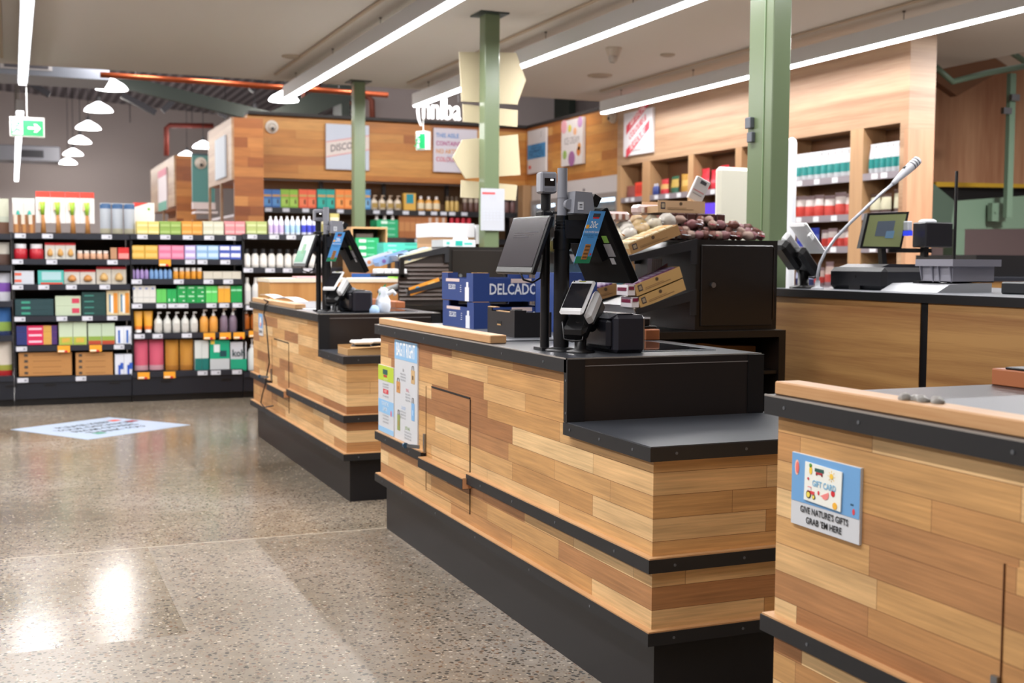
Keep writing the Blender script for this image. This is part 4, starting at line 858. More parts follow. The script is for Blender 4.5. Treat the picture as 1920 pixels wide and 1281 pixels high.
m.text('HARVEST',FX(0,.09),M('#e8efb0',.6),.02,.85)
for k in range(6): m.text('LOCAL FARMS FIRST',FX(0,.07-k*.0125 if k<2 else .015-(k-2)*.0001 if k<3 else -.075-(k-3)*.015),M('#7d828a',.6),.011,.95)
for k in range(2): m.text('YOU BE THE' if k==0 else 'LEMON',FX(-.01,-.02-k*.025),M('#dfeefa',.5),.024,.8,0,.001)
disc(m,.085,-.055,.014,'#e0607a',-.0074,.6); m.build('lettering',t)
t,w,h=side_sign(1.5745,8.19,8.33,.735,.885,'small blue and white card sign on the farthest counter\'s front')
m=MB().box(-.0068,-.0055,-w+.001,w-.001,-h*.3,h-.001,M('#6fa3d4',.45)); disc(m,0,.02,.035,'#f0e6d8',-.0076,.8); disc(m,.01,.0,.015,'#e06a4a',-.0084); m.text('GRAB ONE',FX(0,-h*.65),M('#33363c',.6),.028,.8,0,.001).build('print',t)
# cable down the farthest counter
pts=[(216,568),(198,580),(193,600)] 
cb=[at(x,y,X=1.545) for x,y in ((503,566),(497,572),(495,590),(499,605),(502,640),(505,680),(499,710),(497,722),(492,740),(489,756),(496,764),(512,761))]
tag(MB().tube([(1.62,8.2,.99),(1.58,8.22,.985)]+[tuple(p) for p in cb],.0045,BLK2,6).build('power_cable'),'thin black cable hanging down the farthest checkout counter','cable')
# ------------------------------------------------------------ terminal stands
def strip(m,pts,r,mt): m.tube(pts,r,mt,6)
def terminal(yn,label,shot=0):
    """pole stand with customer screen, cashier screen and two scanners"""
    t=thing('terminal_stand',(1.665,yn+.81,.958),label,'checkout terminal','terminal stands on the counters')
    DKP=M('#101114',.35); GR=M('#85878f',.42)
    MB().lathe((.0,0,0),[(.052,0),(.052,.006),(.028,.014)],DKP,20).build('base_plate',t)
    m=MB().cyl((0,0,.01),.0255,.385,DKP,20).cyl((0,0,.37),.0205,.075,M('#0a0b0d',.3),18)
    for k in range(5): m.cyl((0,0,.385+k*.01),.023,.005,DKP,18)
    m.cyl((0,0,.335),.029,.035,BLK2,18); m.build('thick_pole',t)
    MB().cyl((0,0,.444),.0165,.155,GR,20).cyl((0,0,.50),.0172,.003,M('#6b6d75',.4),20).build('top_tube',t)
    MB().box(-.055,-.012,.03,.1,0,.01,DKP).cyl((-.03,.065,0),.0155,.5,DKP,16).build('thin_pole',t)
    m=MB().bevel_box(-.056,-.014,.035,.092,.428,.462,BLK2,.006).cyl((-.03,.065,.468),.017,.055,BLK2,16).bar((-.02,.06,.455),(.02,.02,.455),.01,.008,BLK2); m.build('clamp',t)
    # barcode scanner heads
    m=MB(); m.x=Matrix.Translation((-.032,.05,.552))@Matrix.Rotation(-.12,4,'Z'); m.bevel_box(-.03,.026,-.028,.03,-.034,.036,GR,.006); sc=m.build('scanner_head',t)
    m=MB(); m.x=Matrix.Translation((-.032,.05,.552))@Matrix.Rotation(-.12,4,'Z'); m.box(-.018,.018,-.0295,-.028,-.01,.015,M('#1c1714',.05)).box(.002,.012,-.0305,-.0295,.007,.012,M('#ffffff',.4,0,2)).box(-.017,.014,-.0292,-.028,-.03,-.018,M('#767880',.5)).build('window',sc)
    m=MB(); m.x=Matrix.Translation((.055,-.03,.485)); m.prism([(-.042,-.03,-.033),(.036,-.03,-.036),(.024,-.03,.034),(-.036,-.03,.037)],(0,.06,0),GR); s2=m.build('scanner_head',t)
    m=MB(); m.x=Matrix.Translation((.055,-.03,.485))@Matrix.Rotation(.5,4,'Y'); m.box(.02,.048,-.02,.022,.012,.046,BLK2).build('reader_tip',s2)
    MB().cyl((.012,-.035,.48),.017,.03,GR,14,'y').build('knuckle',s2); MB().box(.028,.048,-.0615,-.0602,.462,.488,M('#d8dade',.5)).box(.033,.043,-.0622,-.0614,.47,.472,M('#3a3c44',.5)).box(.033,.043,-.0622,-.0614,.477,.48,M('#3a3c44',.5)).build('label_sticker',s2)
    # customer screen: faces -X, leans back
    def screen(name,org,rgt,up,w,h,th,front,bez,fm):
        X=frame(org,rgt,up)
        m=MB(); m.x=X; m.bevel_box(0,w,0,h,-th,0,bez,.004); o=m.build(name,t)
        m=MB(); m.x=X; m.box(.008,w-.008,.022,h-.009,0,.0015,fm); f=m.build('display',o); return o,X
    SC=M('#3a383e',.12)
    rg=Vector((.03,-1,0)).normalized(); up=Vector((.36,0,1)).normalized(); up=(up-rg*up.dot(rg)).normalized()
    o,X=screen('customer_screen',(-.150,.215,.256),rg,up,.288,.2,.018,1,BLK2,SC)
    m=MB(); m.x=X
    if shot==0:
        for k in range(3): m.box(.06,.24-.03*k,.14-.008*k,.143-.008*k,.0015,.002,M('#47454b',.12))
        m.build('screen_marks',o)
    else:
        m.box(.012,.276,.022,.191,.0015,.0022,M('#9aa7a4',.3,0,.25)).box(.012,.2,.03,.1,.0022,.003,M('#2f8c62',.3,0,.2)).box(.1,.16,.08,.14,.003,.0036,M('#1e7a3a',.3,0,.3)).build('screen_marks',o)
    MB().tube([(-.14,.02,.26),(-.13,.015,.235),(-.10,.01,.226),(-.07,.015,.24),(-.055,.03,.29),(-.045,.05,.33)],.0035,BLK2,7).build('cable',o)
    MB().bar((-.085,.07,.36),(-.03,.065,.36),.03,.03,BLK2).build('bracket',o)
    # cashier screen: faces +X, its back seen
    rg2=Vector((0,1,0)); up2=Vector((-.5,0,1)).normalized()
    o,X=screen('cashier_screen',(.222,-.125,.236),rg2,up2,.345,.262,.03,1,M('#050507',.7,0,0,0,0,.15),M('#2a2c30',.15))
    m=MB(); m.x=X; m.box(.1,.26,.09,.2,-.05,-.03,M('#050507',.7,0,0,0,0,.15)); m.build('rear_hump',o)
    MB().bar((.12,.06,.38),(.0,.0,.38),.06,.05,BLK2).bar((.0,-.02,.40),(.12,-.02,.40),.02,.06,M('#1a1b1f',.4)).build('bracket',o)
    m=MB(); m.x=X; m.box(.03,.08,.10,.145,-.0315,-.03,M('#87868a',.5)); m.box(.035,.07,.15,.175,-.0315,-.03,M('#6d9a3a',.5)); m.box(.05,.078,.072,.094,-.0315,-.03,M('#a9a9ad',.5)); m.build('stickers',o)
    # blue hanging card on the near edge of the cashier screen
    fr=frame((.008,-.19,.37),Vector((1,.02,0)),Vector((.34,0,1)))
    m=MB(); m.x=fr; m.box(-.028,.026,-.085,.088,-.001,.001,M('#4d94d6',.45)); o=m.build('hanging_card',t)
    m=MB(); m.x=fr; Z=Matrix.Translation((0,0,.0016))
    m.box(-.028,.026,-.085,-.062,.001,.0014,M('#1d7a56',.5)); 
    m.box(-.013,.012,.068,.08,.001,.0015,M('#3a3c44',.5)).box(-.011,.01,.063,.068,.001,.0015,M('#c8303a',.5))
    m.text('20c',Matrix.Translation((0,.042,.0016)),M('#f4f8fb',.5),.032,.62,0,.0002).text('FOR PAPER BAG',Matrix.Translation((0,.018,.0016)),M('#f4f8fb',.5),.0095,.75).text('REUSE ME NEXT TIME',Matrix.Translation((0,.008,.0016)),M('#24507a',.5),.0062,.8).text('YOU SHOP',Matrix.Translation((0,.001,.0016)),M('#24507a',.5),.0062,.8)
    m.box(-.008,.011,-.072,-.022,.0014,.0022,M('#b07a42',.5)); 
    for k in range(4): m.box(-.006,.009,-.068+k*.012,-.062+k*.012,.0022,.0026,M('#6a4a2a',.5))
    m.box(.017,.022,-.058,-.052,.0014,.0022,M('#c8303a',.5)).box(-.026,-.016,.03,.042,.0014,.002,M('#f0b040',.5)); m.build('card_print',o)
    return t
t2=terminal(Y2,'black twin-pole terminal stand with two screens on the middle counter',0)
t1=terminal(Y1,'black twin-pole terminal stand with lit green customer screen on the farthest counter',1)
def eftpos(x,y,z,label,rz=0,sc=1):
    t=thing('card_reader',(x,y,z),label,'card reader','card readers on stands',rz)
    MB().lathe((0,0,0),[(.047,0),(.048,.006),(.02,.012),(.0185,.1)],BLK2,20).build('stand',t)
    n=Vector((-.78,-.62,0)).normalized(); r=Vector((-n.y,n.x,0))*1.0; r=Vector((.62,-.78,0)).normalized()
    tilt=math.radians(44); up=(Vector((0,0,1))*math.sin(math.radians(46))-n*math.cos(math.radians(46))).normalized()
    fr=frame((0,-.0,.06),r,up)
    m=MB(); m.x=frame((-.022,-.005,.105),r,up); m.bevel_box(-.042,.042,-.045,.075,-.055,-.008,BLK2,.012); cr=m.build('cradle',t)
    MB().tube([(-.055,.02,.1),(-.055,.01,.045),(-.04,-.02,.038),(-.01,-.035,.042),(.0,-.03,.1)],.0035,BLK2,6).build('wire_loop',cr)
    m=MB(); m.x=frame((-.04,-.022,.128),r,up); m.bevel_box(-.043,.043,-.012,.135,.0,.018,M('#e9eaec',.35),.008); dv=m.build('handset',t)
    m=MB(); m.x=frame((-.04,-.022,.128),r,up); m.box(-.036,.036,.008,.115,.018,.0188,M('#232226',.1)).box(-.012,.012,.122,.126,.018,.0188,M('#9a9c40',.4)).cyl((-.03,.124,.018),.003,.001,BLACK,8).build('display',dv)
    m=MB(); m.x=frame((-.03,-.012,.128),r,up); m.bevel_box(.03,.056,-.01,.11,-.05,.0,M('#e2e4e6',.4),.012).bevel_box(-.05,-.04,.06,.09,-.01,.012,M('#e2e4e6',.4),.004); m.build('side_clip',t)
    m=MB(); m.x=frame((-.01,.008,.128),r,up); m.bevel_box(-.01,.05,-.02,.1,-.08,-.03,BLK2,.012).build('rear_shell',t)
    return t
e2=eftpos(1.70,3.50,.958,'white card reader tilted on black round stand, on the middle counter')
e1=eftpos(1.70,6.70,.958,'white card reader on black stand, on the farthest counter')
def printer(yn,label):
    t=thing('receipt_printer',(1.778,yn+.66,.958),label,'printer','black receipt printers')
    PB=M('#24242c',.3)
    MB().bevel_box(0.004,.118,-.01,.26,0.0,.124,PB,.012).build('body',t)
    MB().bevel_box(-.014,.02,.01,.235,.012,.112,M('#1a1a20',.25),.012).build('front_cover',t)
    MB().prism([(-.01,.01,.112),(-.01,.23,.112),(.02,.24,.128),(.02,.002,.128)],(.06,0,.0),M('#3c3e46',.25)).build('lid',t)
    return t
p2=printer(Y2,'black receipt printer right of the card reader, on the middle counter')
p1=printer(Y1,'black receipt printer on the farthest counter beside the spray bag')
# ------------------------------------------------------------ crates on the middle counter
BLU=M('#27417f',.55); INK=M('#e4e8ee',.6)
def crate(x,y,z,w,d,h,label,big=True):
    t=thing('fruit_crate',(x,y,z),label,'crate','blue cardboard fruit crates'); k=.006
    m=MB().box(0,w,0,k,0,h*.82,BLU).box(0,k,k,d-k,0,h*.8,BLU).box(w-k,w,k,d-k,0,h*.8,BLU).box(0,w,d-k,d,0,h*.82,BLU).box(k,w-k,k,d-k,0,.004,KRAFT)
    for cx in (0,w-.075):
        m.box(cx,cx+.075,0,k,h*.82,h,BLU).box(cx,cx+.075,d-k,d,h*.82,h,BLU)
    for cy in (k,d-.08): 
        for cx in (0,w-k): m.box(cx,cx+k,cy,cy+.074,h*.8,h,BLU)
    m.build('tray',t)
    m=MB(); 
    if big: m.text('DELCADO',frontY(w*.47,-.001,h*.42),INK,.066,.74,0,.0013)
    m.text('DELCADO',frontX(-.001,d*.66,h*.48),INK,.032,.62,0,.0012)
    for q in range(4): m.box(-.0012,0,d*.36,d*.4-.004*(q%2),h*.32+q*.009,h*.34+q*.009,INK)
    m.build('lettering',t)
    m=MB().box(-.0012,0,d*.12,d*.24,.0,h*.5,INK).box(-.0012,0,d*.14,d*.2,h*.5,h*.68,INK); m.build('bottle_mark',t)
    m=MB().box(w*.44,w*.68,-.0012,0,h*.66,h*.81,M('#d9c4bd',.6)); m.box(-.0012,0,d*.42,d*.86,h*.68,h*.79,M('#d9c4bd',.6)); m.build('worn_patch',t)
    MB().box(.0,.07,.0,.02,h,h+.003,KRAFT).box(0,.02,d-.09,d,h,h+.003,KRAFT).build('corner_flap',t)
    return t
crate(1.822,4.80,.958,.40,.40,.118,'blue DELCADO fruit crate, lower of the stack on the middle counter')
crate(1.818,4.80,1.079,.40,.40,.122,'blue DELCADO fruit crate, upper of the stack on the middle counter')
t=thing('fruit_carton',(2.06,4.44,.958),'tall blue carton partly hidden behind the black poles','carton')
m=MB().box(0,.17,0,.005,0,.25,BLU).box(0,.005,.005,.25,0,.25,BLU).box(.165,.17,.005,.25,0,.25,BLU).box(0,.17,.245,.25,0,.22,BLU).box(.005,.165,.005,.245,0,.004,KRAFT); m.build('tray',t); MB().cyl((.09,-.002,.21),.012,.002,INK,12,'y').text('DEL',frontY(.05,-.001,.14),INK,.06,.7).build('lettering',t)
t=thing('black_carton',(1.76,4.20,.958),'small open black carton with hand hole in front of the blue crates','carton')
BC=M('#17171b',.5); m=MB().box(0,.005,0,.28,0,.098,BC).box(.005,.155,0,.005,0,.1,BC).box(.15,.155,.005,.28,0,.092,BC).box(.005,.15,.275,.28,0,.1,BC).box(.005,.15,.005,.275,0,.004,KRAFT)
m.box(0,.005,0,.045,.098,.108,BC).box(.005,.05,0,.005,.1,.108,BC).box(0,.005,.235,.28,.098,.112,BC); m.build('tray',t)
MB().box(-.0012,0,.13,.175,.045,.062,M('#0a0a0a',.8)).box(-.0018,-.0012,.135,.172,.044,.05,KRAFT).build('hand_hole',t); MB().box(.0,.02,.2,.278,.112,.115,KRAFT).box(.006,.02,.05,.2,.098,.101,KRAFT).build('corner_flap',t)
# ------------------------------------------------------------ racks behind the counters
BR=M('#171311',.35)
def rack(yn,label,louver=False):
    t=thing('merchandise_rack',(2.29,yn+1.69,0),label,'rack','black merchandise racks'); o=2.29
    # base: open shelf frame
    m=MB().box(0,.89,0,.65,.925,.955,BR).box(.855,.89,0,.65,0,.925,BR).box(0,.02,0,.65,0,.925,BR).box(.02,.855,.63,.65,0,.925,BR); m.build('base_frame',t)
    MB().box(.02,.855,.01,.63,.76,.775,BR).build('base_shelf',t); MB().box(.02,.855,.01,.63,.36,.375,BR).build('base_shelf',t)
    # locker cabinet
    MB().box(.45,.872,.05,.6,.957,1.352,BR).build('cabinet',t)
    d=MB().bevel_box(.475,.845,.042,.05,.975,1.33,M('#1d1815',.3),.003).build('cabinet_door',t)
    MB().cyl((.53,.030,1.155),.012,.014,STEEL,12,'y').build('lock',d); m=MB()
    m.box(.847,.85,.041,.05,1.0,1.32,M('#6b655f',.3,1)).build('hinge',d)
    if louver:
        m=MB().box(.1,.45,.06,.08,.957,1.3,M('#2b2320',.4))
        for k in range(9): z=1.0+k*.028; m.prism([(.1,.06,z),(.1,.045,z-.008),(.1,.06,z+.014)],(.35,0,0),M('#3f3028',.4))
        m.build('louvre_panel',t)
    # two sloping trays held by side plates
    S=(.09,1.245,.45,1.345)
    for nm,(x0,z0,x1,z1) in (('upper_tray',(.10,1.262,.45,1.345)),('lower_tray',(.16,1.042,.45,1.125))):
        m=MB().prism([(x0,.05,z0-.008),(x1,.05,z1-.008),(x1,.05,z1),(x0,.05,z0)],(0,.5,0),BR)
        for y in (.04,.55): m.prism([(x0,y,z0-.012),(x1-.03,y,z1-.04),(x1-.03,y,z1-.1),(x1,y,z1-.1),(x1,y,z1+.012),(x0,y,z0+.012)],(0,.008,0),M('#25262a',.4))
        # perforated lip
        m.prism([(x0,.05,z0-.01),(x0-.005,.05,z0-.01),(x0-.02,.05,z0+.025),(x0-.014,.05,z0+.025)],(0,.5,0),M('#b8bcc0',.3,.6)); m.build(nm,t)
    return t
rack(Y2,'black locker rack with sweets piled on top, behind the middle counter')
RK1=rack(Y1,'black locker rack with louvred side, behind the farthest counter',True)
def tilt(x,y,z,a,up=0):
    """local frame on a tray sloping up to +X"""
    return Matrix.Translation((x,y,z))@Matrix.Rotation(-a,4,'Y')
SL=math.radians(13.4)
def ctn(name,x,y,z,a,l,d,h,mat_,label,top=None,grp=None,mark=True,cat='carton'):
    """open display carton, long side along the slope"""
    t=thing(name,(x,y,z),label,cat,grp); X=Matrix.Rotation(-a,4,'Y')
    m=MB(); m.x=X; m.box(0,l,0,.003,0,h,mat_).box(0,.003,.003,d-.003,0,h*.55,mat_).box(l-.003,l,.003,d-.003,0,h,mat_).box(0,l,d-.003,d,0,h,mat_).box(.003,l-.003,.003,d-.003,0,.002,mat_); m.build('tray',t)
    if mark:
        m=MB(); m.x=X; m.box(l*.06,l*.15,-.0008,0,h*.3,h*.85,M('#33303a',.6)).box(l*.075,l*.135,-.0014,-.0008,h*.4,h*.75,M('#a79478',.6)).cyl((l*.48,-.0012,h*.75),.008,.001,M('#5a4630',.6),10,'y').box(l*.2,l*.75,-.0008,0,h*.25,h*.3,M('#7d6240',.6)).box(l*.2,l*.6,-.0008,0,h*.38,h*.42,M('#8a6d48',.6)); m.build('print',t)
    return t,X
def packets(t,X,n,l,d,h,col,c2,name='snack_packet',label=None,grp=None,cat='packet'):
    """upright packets standing in a carton, each a thing of its own"""
    for k in range(n):
        x=.008+(l-.02)*k/n; w=(l-.02)/n*.92
        o=MB(); o.x=Matrix.Translation(t.location)@X
        o.bevel_box(x,x+w,.006,d-.006,.004,h,M(col,.35),.004)
        q=o.build(name); q.location=(0,0,0)
        tag(q,label%ORD[k],cat,grp)
        o=MB(); o.x=Matrix.Translation(t.location)@X; o.box(x+w*.1,x+w*.9,.02,d*.6,h,h+.0008,M(c2,.4)).build('print',q)
# upper tray of the middle rack: custard biscuits
t,X=ctn('snack_carton',2.42,4.50,1.285,math.radians(20),.255,.13,.045,KRAFT,'open kraft carton of yellow biscuits at the front of the upper tray')
packets(t,X,6,.25,.13,.052,'#c4b48c','#c07f2a',label='cream biscuit packet, %s in the kraft carton on the upper tray',grp='cream biscuit packets')
random.seed(3)
def wrapped(x,y,z,r,c1,c2,label,grp,name='wrapped_sweet',s=(1,.8,.6),cat='packet',rz=0):
    t=thing(name,(x,y,z),label,cat,grp,rz); 
    n=10; prof=[(.15*r,-1.25*r),(.55*r,-1.05*r),(.95*r,-.5*r),(1.0*r,0),(.95*r,.5*r),(.55*r,1.05*r),(.15*r,1.25*r)]
    m=MB(); m.x=Matrix.Diagonal((s[0],s[1],s[2],1)); m.lathe((0,0,r),prof,M(c1,.18,0,0,0,1.0),n,True,'x'); o=m.build('body',t)
    for v in o.data.vertices: v.co+=Vector((random.uniform(-1,1),random.uniform(-1,1),random.uniform(-.6,.6)))*r*.12
    MB().prism([(-1.6*r*s[0],-r*.6,r*s[2]*.75),(-1.2*r*s[0],-r*.15,r*s[2]),(-1.2*r*s[0],r*.15,r*s[2]),(-1.6*r*s[0],r*.6,r*s[2])],(0,0,.002),M(c2,.3)).prism([(1.6*r*s[0],-r*.6,r*s[2]*.75),(1.2*r*s[0],-r*.15,r*s[2]),(1.2*r*s[0],r*.15,r*s[2]),(1.6*r*s[0],r*.6,r*s[2])],(0,0,.002),M(c2,.3)).build('twisted_ends',t)
    return t
# clear bags of cookies heaped on the tray
for k in range(15):
    u=k%5; v=k//5
    x=2.42+u*.062; y=4.67+v*.14; z=1.292+(x-2.42)*.36
    t=wrapped(x+.02,y,z+.012,.044,['#cfc4ac','#d6d0c6','#bf9f62'][k%3],'#c4c0b8','clear bag of pale biscuits, %s, %s row on upper tray'%(ORD[u],['front','middle','back'][v]),'clear biscuit bags','biscuit_bag',(.62,1.15,.9),rz=random.uniform(-.3,.3))
# white backing cards standing between the bags
for k in range(4):
    x=2.445+k*.058; o=MB(); o.x=Matrix.Translation((x,4.655,1.335+(x-2.42)*.36))@Matrix.Rotation(.3,4,'Y'); o.bevel_box(-.021,.021,0,.006,-.028,.036,M('#b8b9b8',.5),.002)
    q=o.build('biscuit_box'); tag(q,'small white biscuit box, %s of four upright on upper tray'%ORD[k],'box','small white biscuit boxes')
    o=MB(); o.x=Matrix.Translation((x,4.655,1.335+(x-2.42)*.36))@Matrix.Rotation(.3,4,'Y'); o.box(-.016,.016,-.001,0,.02,.034,M('#c98a4a',.4)).build('print',q)
for k in range(2):
    t=thing('biscuit_tray',(2.50+k*.13,4.92-k*.1,1.44+k*.03),['low','upper'][k]+' clear punnet of pink wafer biscuits at the back of the rack','punnet','clear punnets of wafers')
    MB().bevel_box(0,.14,0,.09,0,.045,M('#cdb7b4',.2),.012).build('punnet',t)
    m=MB()
    for j in range(7): m.box(.012+j*.017,.024+j*.017,-.002,.0,.008,.034,M('#9a6a58' if j%2 else '#eadfd8',.4))
    m.build('wafers',t)
# carton and card on the locker
t,X=ctn('snack_carton',2.67,4.72,1.476,0,.245,.15,.054,M('#c4a27c',.7),'closed kraft carton lying level on top of the sweets, behind the heap')
for k in range(6):
    o=MB().bevel_box(2.70+k*.052,2.745+k*.052,4.69,4.76,1.353,1.474,M('#4a2c28',.3),.004); q=o.build('biscuit_pouch'); tag(q,'dark biscuit pouch, %s in row under the level kraft carton'%ORD[k],'packet','dark biscuit pouches')
    MB().box(2.704+k*.052,2.741+k*.052,4.688,4.69,1.36,1.41,M('#dcdcdc',.4)).cyl((2.722+k*.052,4.688,1.435),.012,.002,M('#c9a08a',.4),10,'y').build('print',q)
t=thing('display_card',(2.89,4.76,1.530),'white tilted display card standing on the kraft carton at the locker','card')
m=MB(); m.x=Matrix.Rotation(.42,4,'Y')@Matrix.Rotation(.1,4,'X'); m.bevel_box(-.045,.03,0,.02,0,.11,M('#c8c7c6',.5),.003).build('card',t)
m=MB(); m.x=Matrix.Rotation(.42,4,'Y')@Matrix.Rotation(.1,4,'X'); m.box(-.02,.012,-.001,0,.085,.1,M('#444448',.5)).box(-.04,.02,-.001,0,.045,.05,M('#c48a8a',.5)).box(-.035,.015,-.001,0,.03,.034,M('#9a9a9a',.5)).build('print',t)
# sweets on the locker
for k in range(36):
    u=k%12; v=k//12; x=2.72+u*.036+random.uniform(-.008,.008); y=4.575+v*.05; z=1.353+.02*v+(.03 if u in(2,3,5,6,8) and v==1 else 0)+(.03 if u in (1,4,5) and v==2 else 0)
    wrapped(x,y,z,.024,['#8a5648','#c9a898','#a46a6c','#7a463a'][k%4],['#c8ccd4','#d8c8c4','#b04a5a'][k%3],'small wrapped sweet, %s in the %s row on the locker'%(ORD[u],['front','middle','back'][v]),'wrapped sweets on the locker',s=(.95,.85,.85),rz=random.uniform(0,3))
# lower tray cartons
a=math.radians(20)
KR2=M('#c9a468',.7)
t,X=ctn('bar_carton',2.47,4.50,1.055,a,.235,.11,.05,KR2,'kraft carton of muesli bars, lower of the two stacked on the lower tray'); 
t,X=ctn('bar_carton',2.452,4.50,1.108,a,.235,.11,.05,KR2,'kraft carton of muesli bars, upper of the two stacked on the lower tray')
packets(t,X,7,.235,.11,.053,'#6a3a5e','#b9a8c0',name='muesli_bar',label='purple muesli bar, %s in the upper kraft carton on the lower tray',grp='purple muesli bars',cat='snack bar')
for k in range(2):
    o=MB().box(2.405+k*.02,2.44+k*.02,4.50,4.60,1.062-k*.001+.05*(1-k),1.106-k*.002+.05*(1-k),M('#e6e2e4',.4)); q=o.build('bar_box'); tag(q,['upper','lower'][k]+' white and plum bar box at the front end of the stacked kraft cartons','box','white bar boxes')
    MB().box(2.403+k*.02,2.405+k*.02,4.51,4.59,1.08+.05*(1-k),1.095+.05*(1-k),M('#7a2040',.4)).box(2.41+k*.02,2.435+k*.02,4.498,4.50,1.085+.05*(1-k),1.1+.05*(1-k),M('#7a2040',.4)).build('print',q)
t,X=ctn('bar_carton',2.34,4.66,1.085,math.radians(14),.11,.2,.05,KRAFT,'kraft carton of purple bars at the left edge of the lower tray')
packets(t,X,4,.11,.2,.055,'#5a3266','#a890b8',name='muesli_bar',label='purple muesli bar, %s in the left kraft carton',grp='purple muesli bars, left carton',cat='snack bar')
t=thing('teal_packet',(2.45,4.72,1.11),'teal foil packet lying between the cartons on the lower tray','packet'); MB().bevel_box(0,.08,0,.12,0,.06,M('#5f93a8',.3),.01).build('body',t); MB().box(.01,.07,.02,.1,.06,.061,M('#a8c4d0',.3)).build('print',t)
t=thing('paper_leaflet',(2.66,4.66,1.15),'curled white leaflet standing behind the lower tray cartons','leaflet'); 
m=MB(); n=8
for j in range(n):
    a0=j/n*1.8; a1=(j+1)/n*1.8; p=(.05*math.sin(a0),0,.05*(1-math.cos(a0))); q=(.05*math.sin(a1),0,.05*(1-math.cos(a1)))
    m.prism([(-p[2],0,.0),(-q[2],.02,.0),(-q[2],.02,.12),(-p[2],0,.12)],(.0015,.0,0),M('#d9d6d4',.5))
m.x=Matrix.Translation((0,-.1,-.03)); m.prism([(-.055,.05,0),(.0,.05,0),(.0,.05,.13),(-.055,.05,.1)],(0,.002,0),M('#8c5a66',.5)).build('sheet',t)
# c1 rack goods
CR=M('#d8d2b4',.6)
t,X=ctn('snack_carton',2.40,7.70,1.225,math.radians(17),.24,.12,.055,CR,'cream carton with blue dot on the upper tray of the far rack',mark=False)
m=MB(); m.x=X; m.cyl((.07,-.001,.028),.018,.001,M('#4f95cf',.5),14,'y').box(.12,.21,-.0008,0,.02,.024,M('#a8a288',.5)).build('print',t)
packets(t,X,4,.24,.12,.06,'#a8c4d8','#5a8fc0',label='pale blue bar, %s in the cream carton of the far rack',grp='pale blue bars')
for k,(x,c,l) in enumerate(((2.30,'#8aa8d0','blue'),(2.235,'#c4c8d2','grey'))):
    t,X=ctn('snack_carton',x,7.86+k*.14,1.215-k*.008,math.radians(17),.22,.12,.05,M(c,.6),l+' carton lying behind the cream one on the far rack tray',mark=False)
    m=MB(); m.x=X; m.cyl((.04,-.001,.025),.014,.001,M('#d08a5a' if k else '#7a5aa0',.5),12,'y').build('print',t)
t,X=ctn('snack_carton',2.47,7.70,1.02,math.radians(18),.225,.12,.055,M('#e0952a',.6),'orange carton with blue dot on the lower tray of the far rack',mark=False)
m=MB(); m.x=X; m.cyl((.06,-.001,.028),.018,.001,M('#4f8fb8',.5),14,'y').box(.14,.19,-.0008,0,.02,.04,M('#f2c070',.5)).build('print',t)
for k in range(4):
    o=MB().bevel_box(2.23+k*.055,2.28+k*.055,7.70,7.79,1.165,1.2,M('#eeeff1',.4),.006); q=o.build('white_packet'); tag(q,'white packet, %s in the row hanging off the far rack\'s upper tray'%ORD[k],'packet','white packets on the far rack')
MB().box(-.07,.16,.03,.15,1.148,1.164,BR).box(.10,.13,.03,.15,1.148,1.27,BR).build('front_ledge',RK1)
t=thing('black_tray',(2.33,7.72,1.03),'black sloping tray panel beside the orange carton','tray'); MB().prism([(0,0,0),(.24,0,.085),(.24,0,.1),(0,0,.018)],(0,.3,0),BLK2).build('tray',t)
# things on the farthest counter
t=thing('spray_bag',(1.94,6.66,.958),'white plastic bag with a green leaf print, right of the far printer','bag')
m=MB().lathe((.03,0,0),[(.035,0),(.045,.03),(.04,.07),(.02,.105),(.03,.13),(.012,.145)],M('#dfe6f0',.3),12); b=m.build('bag',t)
for v in b.data.vertices: v.co+=Vector((random.uniform(-1,1),random.uniform(-1,1),0))*.006
MB().prism([(.0,-.01,.09),(.035,-.01,.12),(.045,-.01,.165),(.012,-.01,.135)],(0,.003,0),M('#1f8a5a',.4)).build('leaf',t); MB().tube([(.05,0,.1),(.085,-.01,.12),(.1,-.01,.1)],.012,M('#eceef2',.4),8).build('handle',t)
t=thing('blue_cloth',(1.905,6.62,.958),'crumpled pale blue cloth at the foot of the white bag','cloth'); m=MB().lathe((0,0,0),[(.03,0),(.032,.015),(.02,.035),(.006,.042)],M('#a8c8ea',.6),9); m.build('cloth',t)
t=thing('paper_roll_sheet',(1.70,7.52,.988),'long curling white receipt paper lying on the far counter\'s front rail','paper')
m=MB(); pr_=None
for k in range(16):
    y0=k*.075; z0=.002+.018*abs(math.sin(k*.35)); z1=.002+.018*abs(math.sin((k+1)*.35)); m.prism([(-.05,y0,z0),(.03,y0,z0),(.03,y0+.075,z1),(-.05,y0+.075,z1)],(0,0,.0015),M('#eceef3',.6))
m.build('sheet',t)
t=thing('leaning_tablet',(1.735,6.83,.96),'grey-blue flat display panel leaning behind the far card reader','panel'); m=MB(); m.x=Matrix.Rotation(.5,4,'Y'); m.bevel_box(-.03,.06,-.0,.012,0,.17,M('#8a96a8',.3),.003).build('panel',t)
MB().box(-.03,.03,-.03,.04,0,.008,BLK2).build('foot',t)
for k,(x,y) in enumerate(((1.73,6.98),(1.66,7.1))):
    tag(MB().box(x-.05,x+.07,y-.04,y+.05,.958,.961+.003*k,PAPER).build('paper_slip'),['flat white paper under the far card reader','white paper beside the far card reader, nearer the timber rail'][k],'paper')
